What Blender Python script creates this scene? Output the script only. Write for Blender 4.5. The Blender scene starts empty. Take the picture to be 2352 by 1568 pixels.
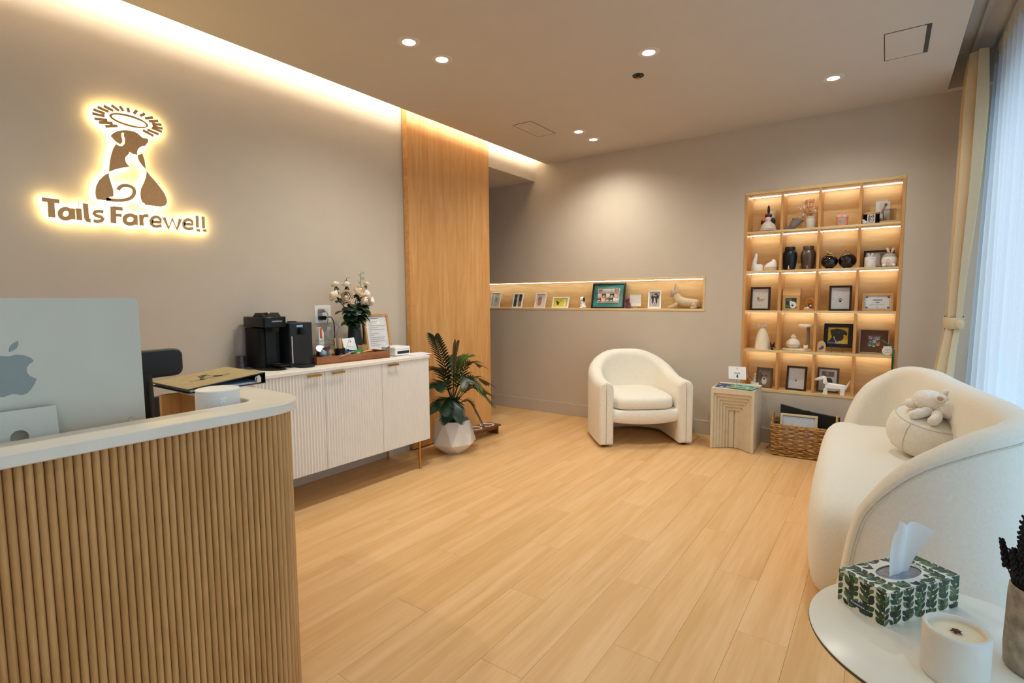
import bpy, bmesh, math, random
from mathutils import Vector, Matrix
random.seed(7)
PI = math.pi
SC = bpy.context.scene
COL = SC.collection

# ------------------------------------------------------------------ camera
cam = bpy.data.cameras.new('camera')
cam.sensor_width = 36.0
cam.lens = 1206.14 / 2352 * 36.0
cam.clip_start = 0.02
CAM = bpy.data.objects.new('camera', cam)
COL.objects.link(CAM)
_y, _p, _r = math.radians(35.3614), math.radians(4.7805), math.radians(-0.4118)
_fw = Vector((-math.sin(_y) * math.cos(_p), math.cos(_y) * math.cos(_p), -math.sin(_p)))
_r0 = Vector((math.cos(_y), math.sin(_y), 0))
_u0 = _r0.cross(_fw)
_rr = _r0 * math.cos(_r) + _u0 * math.sin(_r)
_uu = -_r0 * math.sin(_r) + _u0 * math.cos(_r)
_m = Matrix((_rr, _uu, -_fw)).transposed().to_4x4()
_m.translation = Vector((0, 0, 1.30))
CAM.matrix_world = _m
SC.camera = CAM

# ------------------------------------------------------------------ world, daylight, exposure
W = bpy.data.worlds.new('overcast_sky')
SC.world = W
W.use_nodes = True
_bg = W.node_tree.nodes['Background']
_bg.inputs[0].default_value = (0.52, 0.77, 1.0, 1)
_bg.inputs[1].default_value = 2.25
SC.view_settings.view_transform = 'Standard'
SC.view_settings.look = 'None'
SC.view_settings.gamma = 1.0
SC.view_settings.use_curve_mapping = False
SC.view_settings.exposure = 0.16
SC.cycles.caustics_reflective = False
SC.cycles.caustics_refractive = False
SC.cycles.sample_clamp_indirect = 5.0
SC.cycles.max_bounces = 7
SC.cycles.adaptive_threshold = 0.02
SC.cycles.transparent_max_bounces = 16
_pl = bpy.data.lights.new('window_portal', 'AREA')
_pl.shape = 'RECTANGLE'; _pl.size = 2.6; _pl.size_y = 6.35
_pl.cycles.is_portal = True
_po = bpy.data.objects.new('window_portal', _pl)
COL.objects.link(_po)
_po.location = (0.86, 1.725, 1.36)
_po.rotation_euler = (0, PI / 2, 0)      # faces -X, into the room

DOWNLIGHT_W = 38.0
WARM = (1.0, 0.985, 0.90)

# ------------------------------------------------------------------ helpers
def lin(c):
    if isinstance(c, str):
        c = [int(c[i:i + 2], 16) for i in (0, 2, 4)]
    return tuple(((v / 255) / 12.92 if v / 255 <= 0.04045 else ((v / 255 + 0.055) / 1.055) ** 2.4) for v in c)

_MC = {}
def mat(c, rough=0.5, metal=0.0, var=0.05, scale=30.0, bump=0.0, bscale=200.0, spec=0.5, coat=0.0, sheen=0.0, alpha=None):
    key = (c, rough, metal, var, scale, bump, bscale, spec, coat, sheen)
    if key in _MC:
        return _MC[key]
    m = bpy.data.materials.new('mat_' + str(c))
    m.use_nodes = True
    nt = m.node_tree; nd = nt.nodes; lk = nt.links
    p = nd['Principled BSDF']
    p.inputs['Roughness'].default_value = rough
    p.inputs['Metallic'].default_value = metal
    p.inputs['Specular IOR Level'].default_value = spec
    p.inputs['Coat Weight'].default_value = coat
    p.inputs['Sheen Weight'].default_value = sheen
    base = lin(c)
    tc = nd.new('ShaderNodeTexCoord')
    nz = nd.new('ShaderNodeTexNoise'); nz.inputs['Scale'].default_value = scale; nz.inputs['Detail'].default_value = 3
    lk.new(tc.outputs['Object'], nz.inputs['Vector'])
    rp = nd.new('ShaderNodeValToRGB')
    rp.color_ramp.elements[0].position = 0.3; rp.color_ramp.elements[1].position = 0.7
    rp.color_ramp.elements[0].color = (*[max(0, v * (1 - var)) for v in base], 1)
    rp.color_ramp.elements[1].color = (*[min(1, v * (1 + var)) for v in base], 1)
    lk.new(nz.outputs['Fac'], rp.inputs['Fac'])
    lk.new(rp.outputs['Color'], p.inputs['Base Color'])
    if bump:
        n2 = nd.new('ShaderNodeTexNoise'); n2.inputs['Scale'].default_value = bscale; n2.inputs['Detail'].default_value = 4
        lk.new(tc.outputs['Object'], n2.inputs['Vector'])
        bp = nd.new('ShaderNodeBump'); bp.inputs['Strength'].default_value = bump; bp.inputs['Distance'].default_value = 0.004
        lk.new(n2.outputs['Fac'], bp.inputs['Height']); lk.new(bp.outputs['Normal'], p.inputs['Normal'])
    _MC[key] = m
    return m

def wood(c1, c2, axis='Z', rough=0.45, freq=9.0, stretch=14.0, fine=1.0, rnd=False, spec=0.4):
    key = ('wood', c1, c2, axis, rough, freq, stretch, fine, rnd)
    if key in _MC:
        return _MC[key]
    m = bpy.data.materials.new('wood_' + c1)
    m.use_nodes = True
    nt = m.node_tree; nd = nt.nodes; lk = nt.links
    p = nd['Principled BSDF']; p.inputs['Roughness'].default_value = rough; p.inputs['Specular IOR Level'].default_value = spec
    tc = nd.new('ShaderNodeTexCoord')
    vec = tc.outputs['Object']
    if rnd:
        oi = nd.new('ShaderNodeObjectInfo')
        mul = nd.new('ShaderNodeMath'); mul.operation = 'MULTIPLY'; mul.inputs[1].default_value = 40.0
        lk.new(oi.outputs['Random'], mul.inputs[0])
        va = nd.new('ShaderNodeVectorMath'); va.operation = 'ADD'
        lk.new(vec, va.inputs[0]); lk.new(mul.outputs[0], va.inputs[1]); vec = va.outputs[0]
    mp = nd.new('ShaderNodeMapping')
    s = [freq, freq, freq]; s['XYZ'.index(axis)] = freq / stretch
    mp.inputs['Scale'].default_value = s
    lk.new(vec, mp.inputs['Vector'])
    n1 = nd.new('ShaderNodeTexNoise'); n1.inputs['Scale'].default_value = 1.0; n1.inputs['Detail'].default_value = 5; n1.inputs['Distortion'].default_value = 1.2
    lk.new(mp.outputs['Vector'], n1.inputs['Vector'])
    n2 = nd.new('ShaderNodeTexNoise'); n2.inputs['Scale'].default_value = 9.0; n2.inputs['Detail'].default_value = 4
    lk.new(mp.outputs['Vector'], n2.inputs['Vector'])
    mx = nd.new('ShaderNodeMath'); mx.operation = 'MULTIPLY_ADD'; mx.inputs[1].default_value = 0.35 * fine
    sb = nd.new('ShaderNodeMath'); sb.operation = 'SUBTRACT'; sb.inputs[1].default_value = 0.175 * fine
    lk.new(n2.outputs['Fac'], mx.inputs[0]); lk.new(n1.outputs['Fac'], mx.inputs[2]); lk.new(mx.outputs[0], sb.inputs[0])
    rp = nd.new('ShaderNodeValToRGB')
    rp.color_ramp.elements[0].position = 0.32; rp.color_ramp.elements[1].position = 0.68
    rp.color_ramp.elements[0].color = (*lin(c1), 1); rp.color_ramp.elements[1].color = (*lin(c2), 1)
    lk.new(sb.outputs[0], rp.inputs['Fac'])
    out = rp.outputs['Color']
    if rnd:
        hs = nd.new('ShaderNodeHueSaturation')
        mr = nd.new('ShaderNodeMapRange'); mr.inputs['To Min'].default_value = 0.975; mr.inputs['To Max'].default_value = 1.025
        lk.new(oi.outputs['Random'], mr.inputs['Value']); lk.new(mr.outputs[0], hs.inputs['Value'])
        lk.new(out, hs.inputs['Color']); out = hs.outputs['Color']
    lk.new(out, p.inputs['Base Color'])
    bp = nd.new('ShaderNodeBump'); bp.inputs['Strength'].default_value = 0.08; bp.inputs['Distance'].default_value = 0.002
    lk.new(n2.outputs['Fac'], bp.inputs['Height']); lk.new(bp.outputs['Normal'], p.inputs['Normal'])
    _MC[key] = m
    return m

def glow(c, strength):
    key = ('glow', c, strength)
    if key not in _MC:
        m = bpy.data.materials.new('glow'); m.use_nodes = True
        nt = m.node_tree; nt.nodes.clear()
        e = nt.nodes.new('ShaderNodeEmission'); o = nt.nodes.new('ShaderNodeOutputMaterial')
        e.inputs[0].default_value = (*c, 1); e.inputs[1].default_value = strength
        nt.links.new(e.outputs[0], o.inputs[0]); _MC[key] = m
    return _MC[key]

def glass(tint=(1, 1, 1), refl=1.0, key='clear'):
    k = ('glass', key, tint, refl)
    if k not in _MC:
        m = bpy.data.materials.new('glass_' + key); m.use_nodes = True
        nt = m.node_tree; nt.nodes.clear()
        o = nt.nodes.new('ShaderNodeOutputMaterial'); mx = nt.nodes.new('ShaderNodeMixShader')
        t = nt.nodes.new('ShaderNodeBsdfTransparent'); g = nt.nodes.new('ShaderNodeBsdfGlossy'); f = nt.nodes.new('ShaderNodeLayerWeight')
        t.inputs[0].default_value = (*tint, 1); g.inputs['Roughness'].default_value = 0.03; f.inputs[0].default_value = 0.5
        pw = nt.nodes.new('ShaderNodeMath'); pw.operation = 'POWER'; pw.inputs[1].default_value = 4.0
        ml = nt.nodes.new('ShaderNodeMath'); ml.operation = 'MULTIPLY_ADD'; ml.inputs[1].default_value = 0.6 * refl; ml.inputs[2].default_value = 0.035 * refl
        nt.links.new(f.outputs['Facing'], pw.inputs[0]); nt.links.new(pw.outputs[0], ml.inputs[0]); nt.links.new(ml.outputs[0], mx.inputs[0])
        nt.links.new(t.outputs[0], mx.inputs[1]); nt.links.new(g.outputs[0], mx.inputs[2]); nt.links.new(mx.outputs[0], o.inputs[0])
        _MC[k] = m
    return _MC[k]

class B:
    """collects polygons; obj() links them as ONE mesh object"""
    def __init__(s): s.v = []; s.f = []; s.m = []
    def add(s, vs, fs, mi=0):
        o = len(s.v); s.v += [tuple(v) for v in vs]; s.f += [tuple(i + o for i in f) for f in fs]; s.m += [mi] * len(fs); return s
    def bx(s, x0, x1, y0, y1, z0, z1, mi=0):
        v = [(x0, y0, z0), (x1, y0, z0), (x1, y1, z0), (x0, y1, z0), (x0, y0, z1), (x1, y0, z1), (x1, y1, z1), (x0, y1, z1)]
        return s.add(v, [(0, 3, 2, 1), (4, 5, 6, 7), (0, 1, 5, 4), (1, 2, 6, 5), (2, 3, 7, 6), (3, 0, 4, 7)], mi)
    def lathe(s, prof, n=24, c=(0, 0, 0), mi=0, sx=1, sy=1):
        vs = []; fs = []
        for (r, z) in prof:
            for k in range(n):
                a = 2 * PI * k / n; vs.append((c[0] + r * math.cos(a) * sx, c[1] + r * math.sin(a) * sy, c[2] + z))
        for i in range(len(prof) - 1):
            for k in range(n):
                k2 = (k + 1) % n; fs.append((i * n + k, i * n + k2, (i + 1) * n + k2, (i + 1) * n + k))
        if prof[0][0] > 1e-6: fs.append(tuple(range(n - 1, -1, -1)))
        if prof[-1][0] > 1e-6: fs.append(tuple((len(prof) - 1) * n + k for k in range(n)))
        return s.add(vs, fs, mi)
    def tube(s, path, r, n=8, closed=False, mi=0):
        P = [Vector(p) for p in path]; N = len(P)
        R = r if isinstance(r, (list, tuple)) else [r] * N
        vs = []; fs = []; up = None
        for i in range(N):
            if closed: t = P[(i + 1) % N] - P[i - 1]
            else: t = P[min(i + 1, N - 1)] - P[max(i - 1, 0)]
            if t.length < 1e-9: t = Vector((0, 0, 1))
            t.normalize()
            if up is None:
                up = Vector((0, 0, 1)) if abs(t.z) < 0.9 else Vector((1, 0, 0))
            a = t.cross(up)
            if a.length < 1e-6: a = t.orthogonal()
            a.normalize(); b = a.cross(t).normalized(); up = b
            for k in range(n):
                g = 2 * PI * k / n; vs.append(P[i] + (a * math.cos(g) + b * math.sin(g)) * R[i])
        for i in range(N if closed else N - 1):
            j = (i + 1) % N
            for k in range(n):
                k2 = (k + 1) % n; fs.append((i * n + k, j * n + k, j * n + k2, i * n + k2))
        if not closed:
            fs.append(tuple(range(n))); fs.append(tuple((N - 1) * n + k for k in range(n - 1, -1, -1)))
        return s.add(vs, fs, mi)
    def grid(s, rows, cu=False, cv=False, mi=0):
        h = len(rows); w = len(rows[0]); vs = [p for r in rows for p in r]; fs = []
        for i in range(h if cu else h - 1):
            for j in range(w if cv else w - 1):
                i2 = (i + 1) % h; j2 = (j + 1) % w; fs.append((i * w + j, i * w + j2, i2 * w + j2, i2 * w + j))
        return s.add(vs, fs, mi)
    def sph(s, c, r, nu=16, nv=10, mi=0, M=None):
        if not isinstance(r, (tuple, list)): r = (r, r, r)
        vs = []; fs = []
        for i in range(nv + 1):
            t = PI * i / nv
            for j in range(nu):
                a = 2 * PI * j / nu
                p = Vector((r[0] * math.sin(t) * math.cos(a), r[1] * math.sin(t) * math.sin(a), r[2] * math.cos(t)))
                if M is not None: p = M @ p
                vs.append(p + Vector(c))
        for i in range(nv):
            for j in range(nu):
                j2 = (j + 1) % nu; fs.append((i * nu + j, (i + 1) * nu + j, (i + 1) * nu + j2, i * nu + j2))
        return s.add(vs, fs, mi)
    def prism(s, poly, d0, d1, f=lambda u, v, d: (u, v, d), mi=0):
        n = len(poly)
        vs = [f(u, v, d0) for u, v in poly] + [f(u, v, d1) for u, v in poly]
        fs = [tuple(range(n - 1, -1, -1)), tuple(range(n, 2 * n))] + [(i, (i + 1) % n, n + (i + 1) % n, n + i) for i in range(n)]
        return s.add(vs, fs, mi)
    def flat(s, poly, f, mi=0):
        return s.add([f(u, v) for u, v in poly], [tuple(range(len(poly)))], mi)
    def xf(s, M):
        s.v = [tuple(M @ Vector(v)) for v in s.v]; return s

def obj(name, b, mats, parent=None, smooth=False, bevel=0.0, seg=2, sub=0, loc=None, rot=None, ang=45):
    me = bpy.data.meshes.new(name)
    me.from_pydata([tuple(v) for v in b.v], [], b.f)
    ms = mats if isinstance(mats, (list, tuple)) else [mats]
    for m in ms: me.materials.append(m)
    if len(ms) > 1:
        for p, i in zip(me.polygons, b.m): p.material_index = i
    bm = bmesh.new(); bm.from_mesh(me)
    bmesh.ops.remove_doubles(bm, verts=bm.verts, dist=1e-6)
    bmesh.ops.recalc_face_normals(bm, faces=bm.faces)
    bm.to_mesh(me); bm.free()
    if smooth:
        for p in me.polygons: p.use_smooth = True
        if ang < 180: me.set_sharp_from_angle(angle=math.radians(ang))
    o = bpy.data.objects.new(name, me); COL.objects.link(o)
    if loc: o.location = loc
    if rot: o.rotation_euler = rot
    if parent: o.parent = parent
    if bevel:
        md = o.modifiers.new('bevel', 'BEVEL'); md.width = bevel; md.segments = seg; md.limit_method = 'ANGLE'; md.angle_limit = math.radians(40)
        for p in me.polygons: p.use_smooth = True
        me.set_sharp_from_angle(angle=math.radians(60))
        md.harden_normals = False
    if sub:
        md = o.modifiers.new('sub', 'SUBSURF'); md.levels = sub; md.render_levels = sub
    return o

def thing(name, label, cat, loc=(0, 0, 0), rz=0.0, group=None):
    o = bpy.data.objects.new(name, None); COL.objects.link(o)
    o.empty_display_size = 0.05
    o.location = loc; o.rotation_euler = (0, 0, rz)
    return tag(o, label, cat, group)
def tag(o, label, cat, group=None):
    o['label'] = label; o['category'] = cat
    if group: o['group'] = group
    return o
def struct(o):
    o['kind'] = 'structure'; return o
def copy_tree(o, parent=None):
    c = o.copy(); COL.objects.link(c); c.parent = parent
    for ch in list(o.children): copy_tree(ch, c)
    return c

def smooth_curve(pts, n=6, closed=False):
    """Catmull-Rom through the points"""
    P = [Vector(p) for p in pts]; N = len(P); out = []
    for i in range(N if closed else N - 1):
        if closed: a, b, c, d = P[i - 1], P[i], P[(i + 1) % N], P[(i + 2) % N]
        else: a, b, c, d = P[max(i - 1, 0)], P[i], P[i + 1], P[min(i + 2, N - 1)]
        for k in range(n):
            t = k / n
            out.append(0.5 * ((2 * b) + (c - a) * t + (2 * a - 5 * b + 4 * c - d) * t * t + (3 * b - a - 3 * c + d) * t ** 3))
    if not closed: out.append(P[-1])
    return out

def rrect(x0, x1, y0, y1, r, n=5):
    out = []
    for (cx, cy, a0) in ((x1 - r, y1 - r, 0), (x0 + r, y1 - r, PI / 2), (x0 + r, y0 + r, PI), (x1 - r, y0 + r, 1.5 * PI)):
        for k in range(n + 1):
            a = a0 + PI / 2 * k / n; out.append((cx + r * math.cos(a), cy + r * math.sin(a)))
    return out

def ribbon(pts, w):
    """outline polygon of an open stroke of width w"""
    P = [Vector(p) for p in pts]; L = []; R = []
    for i in range(len(P)):
        t = (P[min(i + 1, len(P) - 1)] - P[max(i - 1, 0)]).normalized(); n = Vector((-t.y, t.x)) * (w / 2)
        L.append(tuple(P[i] + n)); R.append(tuple(P[i] - n))
    return L + R[::-1]

def stroke_b(b, pts, w, f, d0, d1, mi=0):
    """extruded stroke as a strip of quads (safe for curls)"""
    P = [Vector(p) for p in pts]; N = len(P); L = []; R = []
    closed = (P[0] - P[-1]).length < 1e-6
    if closed: P = P[:-1]; N -= 1
    for i in range(N):
        if closed: t = P[(i + 1) % N] - P[i - 1]
        else: t = P[min(i + 1, N - 1)] - P[max(i - 1, 0)]
        t.normalize(); n = Vector((-t.y, t.x)) * (w / 2); L.append(P[i] + n); R.append(P[i] - n)
    rows = [[f(p.x, p.y, d) for p in X] for X, d in ((L, d0), (R, d0), (R, d1), (L, d1))]
    b.grid(rows, cu=True, cv=closed, mi=mi)
    if not closed:
        b.add([r[0] for r in rows], [(0, 1, 2, 3)], mi); b.add([r[-1] for r in rows], [(3, 2, 1, 0)], mi)

def text_polys(body, size=1.0, align='CENTER'):
    cu = bpy.data.curves.new('txt', 'FONT'); cu.body = body; cu.size = size; cu.align_x = align; cu.align_y = 'CENTER'; cu.resolution_u = 2
    o = bpy.data.objects.new('txt', cu)
    me = bpy.data.meshes.new_from_object(o)
    vs = [(v.co.x, v.co.y) for v in me.vertices]; fs = [tuple(p.vertices) for p in me.polygons]
    bpy.data.objects.remove(o); bpy.data.curves.remove(cu); bpy.data.meshes.remove(me)
    return vs, fs

# common materials
M_WALL = mat('c9bba8', 0.85, var=0.015, scale=8, bump=0.04, bscale=350, spec=0.2)
M_CEIL = mat('cfc3b4', 0.9, var=0.012, scale=6, spec=0.2)
M_BASE = mat('c6b9a8', 0.6, var=0.01, scale=6)
M_OAK = wood('c98f50', 'd9a568', 'Z', freq=14, stretch=12)
M_OAKX = wood('cf9a5c', 'e0b273', 'X', freq=14, stretch=12)
M_OAKY = wood('c98f50', 'dba668', 'Y', freq=14, stretch=12)
M_SHELFZ = wood('dab57c', 'e9cd9a', 'X', freq=16, stretch=8, rough=0.5)
M_WHITE = mat('efeae2', 0.45, var=0.02)
M_BLACK = mat('0c0c0d', 0.38, var=0.1)
M_GOLD = mat('c9963c', 0.28, 1.0, var=0.04)
M_DARKWOOD = wood('241810', '3a281c', 'Z', freq=20, stretch=10, rough=0.35)
M_PAPER = mat('f1efec', 0.7, var=0.015)
M_CREAM = mat('eee6d6', 0.5, var=0.03)
M_BEIGESTUCCO = mat('e6dccb', 0.7, var=0.03, bump=0.15, bscale=120)
M_STEEL = mat('c8c8c8', 0.25, 1.0)
GLASS = glass()

# ================================================================== SETTING
D = 5.037; H = 2.756; XL = -3.30; XR = 0.75; YR = -2.5
# floor: dark slab with single planks
b = B().bx(-5.4, XR, YR, D + 0.3, -0.05, -0.0035)
floor = struct(obj('floor', b, mat('a87a4a', 0.8)))
M_PLANK = wood('d6a76c', 'e6bb86', 'Y', rough=0.45, freq=7, stretch=16, fine=1.3, rnd=True, spec=0.35)
PW, PLn = 0.18, 1.22
_pm = {}
def plank(x, y0, y1):
    L = round(y1 - y0, 3); w = PW
    if L not in _pm:
        g = 0.0003; c = 0.0006
        bb = B(); hx = w / 2 - g; hy = L / 2 - g
        rows = []
        for (ins, z) in ((0, -0.0034), (0, -c), (c, 0)):
            rows.append([(-hx + ins, -hy + ins, z), (hx - ins, -hy + ins, z), (hx - ins, hy - ins, z), (-hx + ins, hy - ins, z)])
        bb.grid(rows, cv=True); bb.add(rows[2], [(0, 1, 2, 3)])
        o = obj('plank', bb, M_PLANK, floor); _pm[L] = o.data
    else:
        o = bpy.data.objects.new('plank', _pm[L]); COL.objects.link(o); o.parent = floor
    o.location = (x + w / 2, (y0 + y1) / 2, 0)
nx = int(math.ceil((XR - XL) / PW)) + 7
for i in range(nx):
    x = XL - 7 * PW + i * PW
    if x + PW > XR + 0.02: continue
    ya, yb = (YR, D) if x >= XL - 0.01 else (3.96, D)
    off = (i * 0.437) % PLn
    y = YR + 0.0 - off
    while y < yb:
        a, e = max(y, ya), min(y + PLn, yb)
        if e - a > 0.04: plank(x, round(a, 3), round(e, 3))
        y += PLn

# back wall with openings for the niche and the shelf unit
NX0, NX1, NZ0, NZ1 = -4.4, -1.370, 1.161, 1.486
BX0, BX1, BZ0, BZ1 = -1.042, 0.094, 0.457, 2.202
b = B()
xs = [-5.4, NX0, NX1, BX0, BX1, XR + 0.15]; zs = [0, BZ0, NZ0, NZ1, BZ1, 3.05]
for i in range(5):
    for j in range(5):
        x0, x1, z0, z1 = xs[i], xs[i + 1], zs[j], zs[j + 1]
        inn = (x0 >= NX0 - 1e-6 and x1 <= NX1 + 1e-6 and z0 >= NZ0 - 1e-6 and z1 <= NZ1 + 1e-6)
        inb = (x0 >= BX0 - 1e-6 and x1 <= BX1 + 1e-6 and z0 >= BZ0 - 1e-6 and z1 <= BZ1 + 1e-6)
        if not (inn or inb): b.bx(x0, x1, D, D + 0.3, z0, z1)
b.bx(-5.4, XR, D + 0.3, D + 0.33, 0, 3.05)
struct(obj('wall_back', b, M_WALL))
# left wall, stops behind the sliding panel; header over the passage
struct(obj('wall_left', B().bx(XL - 0.15, XL, YR, 3.96, 0, 3.05), M_WALL))
struct(obj('wall_header', B().bx(XL - 0.15, -3.25, 4.16, D, 2.588, 3.05).bx(XL - 0.15, -3.29, 3.96, 4.16, 2.588, 3.05), M_WALL))
struct(obj('ceiling_passage', B().bx(-5.4, XL - 0.15, 3.8, D, 2.588, 2.7), M_CEIL))
struct(obj('wall_passage', B().bx(-5.4, XL - 0.15, 3.81, 3.96, 0, 2.588).bx(-5.4, -5.25, 3.96, D, 0, 2.588), M_WALL))
struct(obj('wall_rear', B().bx(XL - 0.15, XR + 0.15, YR - 0.15, YR, 0, 3.05), M_WALL))
# ceiling with light cove on the left and curtain pocket on the right
b = B().bx(-3.10, 0.30, YR, D, H, H + 0.045).bx(-3.10, -3.04, YR, D, H + 0.0451, H + 0.06)
b.bx(0.3001, XR, 4.967, D, H, 2.98)
b.bx(0.285, 0.30, YR, 4.967, H + 0.0451, 2.98)
b.bx(XL - 0.15, XR + 0.15, YR, D, 2.98, 3.05)
struct(obj('ceiling', b, M_CEIL))
# light strip hidden in the cove
o = tag(obj('cove_light_strip', B().bx(-3.018, -3.010, YR + 0.02, D - 0.02, H + 0.07, H + 0.135).bx(-3.010, -3.0, YR + 0.02, D - 0.02, H + 0.045, H + 0.15), [glow((1.0, 0.96, 0.82), 22.0)]), 'continuous warm light strip in the ceiling cove along the sign wall', 'light strip')
# right wall with window
WY0, WY1, WZ0, WZ1 = -1.45, 4.9, 0.06, 2.66
b = B().bx(XR, XR + 0.15, YR, WY0, 0, 3.05).bx(XR, XR + 0.15, WY1, D, 0, 3.05).bx(XR, XR + 0.15, WY0, WY1, 0, WZ0).bx(XR, XR + 0.15, WY0, WY1, WZ1, 3.05)
struct(obj('wall_right', b, M_WALL))
win = struct(thing('window_1', '', ''))
del win['label']; del win['category']
fm = mat('4a4a4c', 0.4, 0.6)
b = B()
for y in (WY0, 0.03, 1.52, 3.01, WY1 - 0.05): b.bx(XR + 0.06, XR + 0.12, y, y + 0.05, WZ0, WZ1)
b.bx(XR + 0.06, XR + 0.12, WY0, WY1, WZ0, WZ0 + 0.05).bx(XR + 0.06, XR + 0.12, WY0, WY1, WZ1 - 0.05, WZ1)
obj('window_frame', b, fm, win)
for i in range(4):
    y = (WY0, 0.03, 1.52, 3.01)[i]
    obj('pane', B().bx(XR + 0.088, XR + 0.094, y + 0.05, (0.03, 1.52, 3.01, WY1 - 0.05)[i], WZ0 + 0.05, WZ1 - 0.05), glass(), win)
# ground outside the window
struct(obj('ground_outside', B().bx(XR + 0.15, 30, -20, 25, -0.3, -0.15), mat('b9bcc0', 0.8)))
# baseboards
struct(obj('baseboard_back', B().bx(-5.25, XR, D - 0.014, D, 0, 0.131), M_BASE, bevel=0.002))
struct(obj('baseboard_left', B().bx(XL, XL + 0.013, YR, 3.10, 0, 0.131), M_BASE, bevel=0.002))

# ------------------------------------------------------------------ ceiling fittings
M_TRIM = mat('ddd3c4', 0.6, var=0.01)
LBL = {0: 'round recessed downlight nearest the sign wall, first of its pair',
       1: 'round recessed downlight beside the nearest one, second of the sign side pair',
       2: 'single round recessed downlight in mid ceiling near the sprinkler',
       3: 'round recessed downlight above the shelf unit near the curtain',
       4: 'round recessed downlight of the far pair, nearer to the sign',
       5: 'round recessed downlight of the far pair, nearest the niche wall'}
POS = [(-2.278, 2.216), (-2.277, 2.489), (-1.218, 3.151), (-0.349, 4.249), (-2.273, 4.243), (-2.273, 4.531),
       (-2.276, 0.10), (-0.35, -0.9)]  # last two are unseen extra lamps, added behind the camera to brighten the room
def downlight(i, x, y):
    t = thing('downlight', LBL.get(i, ('added unseen downlight behind the viewpoint, brightening the desk' if x < -1 else 'added unseen downlight behind the viewpoint by the window')), 'downlight', (x, y, H), 0, 'recessed ceiling downlights')
    obj('trim_ring', B().lathe([(0.036, -0.0005), (0.038, -0.004), (0.062, -0.004), (0.065, 0.0), (0.065, 0.002), (0.036, 0.002)], 32), M_TRIM, t, smooth=True, ang=30)
    obj('lamp_lens', B().lathe([(0.0, -0.002), (0.034, -0.002), (0.035, 0.001), (0.0, 0.001)], 24), glow((1.0, 0.90, 0.72), 30.0), t)
    L = bpy.data.lights.new('downlight_beam', 'SPOT'); L.energy = DOWNLIGHT_W; L.color = WARM
    L.spot_size = math.radians(150); L.spot_blend = 0.9; L.shadow_soft_size = 0.03
    lo = bpy.data.objects.new('beam', L); COL.objects.link(lo); lo.parent = t; lo.location = (0, 0, -0.012)
for i, (x, y) in enumerate(POS): downlight(i, x, y)

def hatch(x0, x1, y0, y1, label, wide=False):
    t = thing('ceiling_hatch', label, 'hatch', ((x0 + x1) / 2, (y0 + y1) / 2, H))
    dx, dy = (x1 - x0) / 2, (y1 - y0) / 2
    obj('hatch_panel', B().bx(-dx, dx, -dy, dy, -0.0015, 0.0), M_CEIL, t)
    b = B(); e = 0.004
    b.bx(-dx - e, dx + e, -dy - e, -dy, -0.0022, 0).bx(-dx - e, dx + e, dy, dy + e, -0.0022, 0).bx(-dx - e, -dx, -dy, dy, -0.0022, 0)
    b.bx(dx, dx + (0.022 if wide else e), -dy - e, dy + e, -0.0022, 0)
    obj('slot_gap', b, mat('4b443b', 0.8), t)
hatch(-2.64, -2.462, 3.76, 4.155, 'flush access hatch with thin outline in the ceiling by the far downlights')
hatch(-0.065, 0.122, 3.73, 4.135, 'ceiling hatch with one wide dark slot near the curtain', True)
t = thing('fire_sprinkler', 'small recessed ceiling sprinkler with dark cup near the single downlight', 'sprinkler', (-1.395, 3.428, H))
obj('cup', B().lathe([(0.0, -0.0015), (0.03, -0.0015), (0.036, -0.006), (0.038, -0.003), (0.038, 0.0)], 20), mat('3a3836', 0.5, 0.4), t, smooth=True)
obj('nozzle', B().lathe([(0.012, -0.003), (0.013, -0.012), (0.006, -0.018), (0.016, -0.021), (0.016, -0.023), (0.0, -0.023)], 12), mat('b08a55', 0.35, 0.9), t, smooth=True)

# ------------------------------------------------------------------ sliding wood panel
t = thing('sliding_door', 'tall oak sliding door panel standing beside the white sideboard', 'sliding door', (-3.267, 3.65, 0))
obj('door_leaf', B().bx(-0.022, 0.030, -0.547, 0.535, 0.012, H + 0.17), M_OAK, t, bevel=0.002)
obj('edge_band', B().bx(-0.0235, 0.0285, -0.5485, -0.547, 0.012, H + 0.17), M_OAKY, t)

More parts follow.
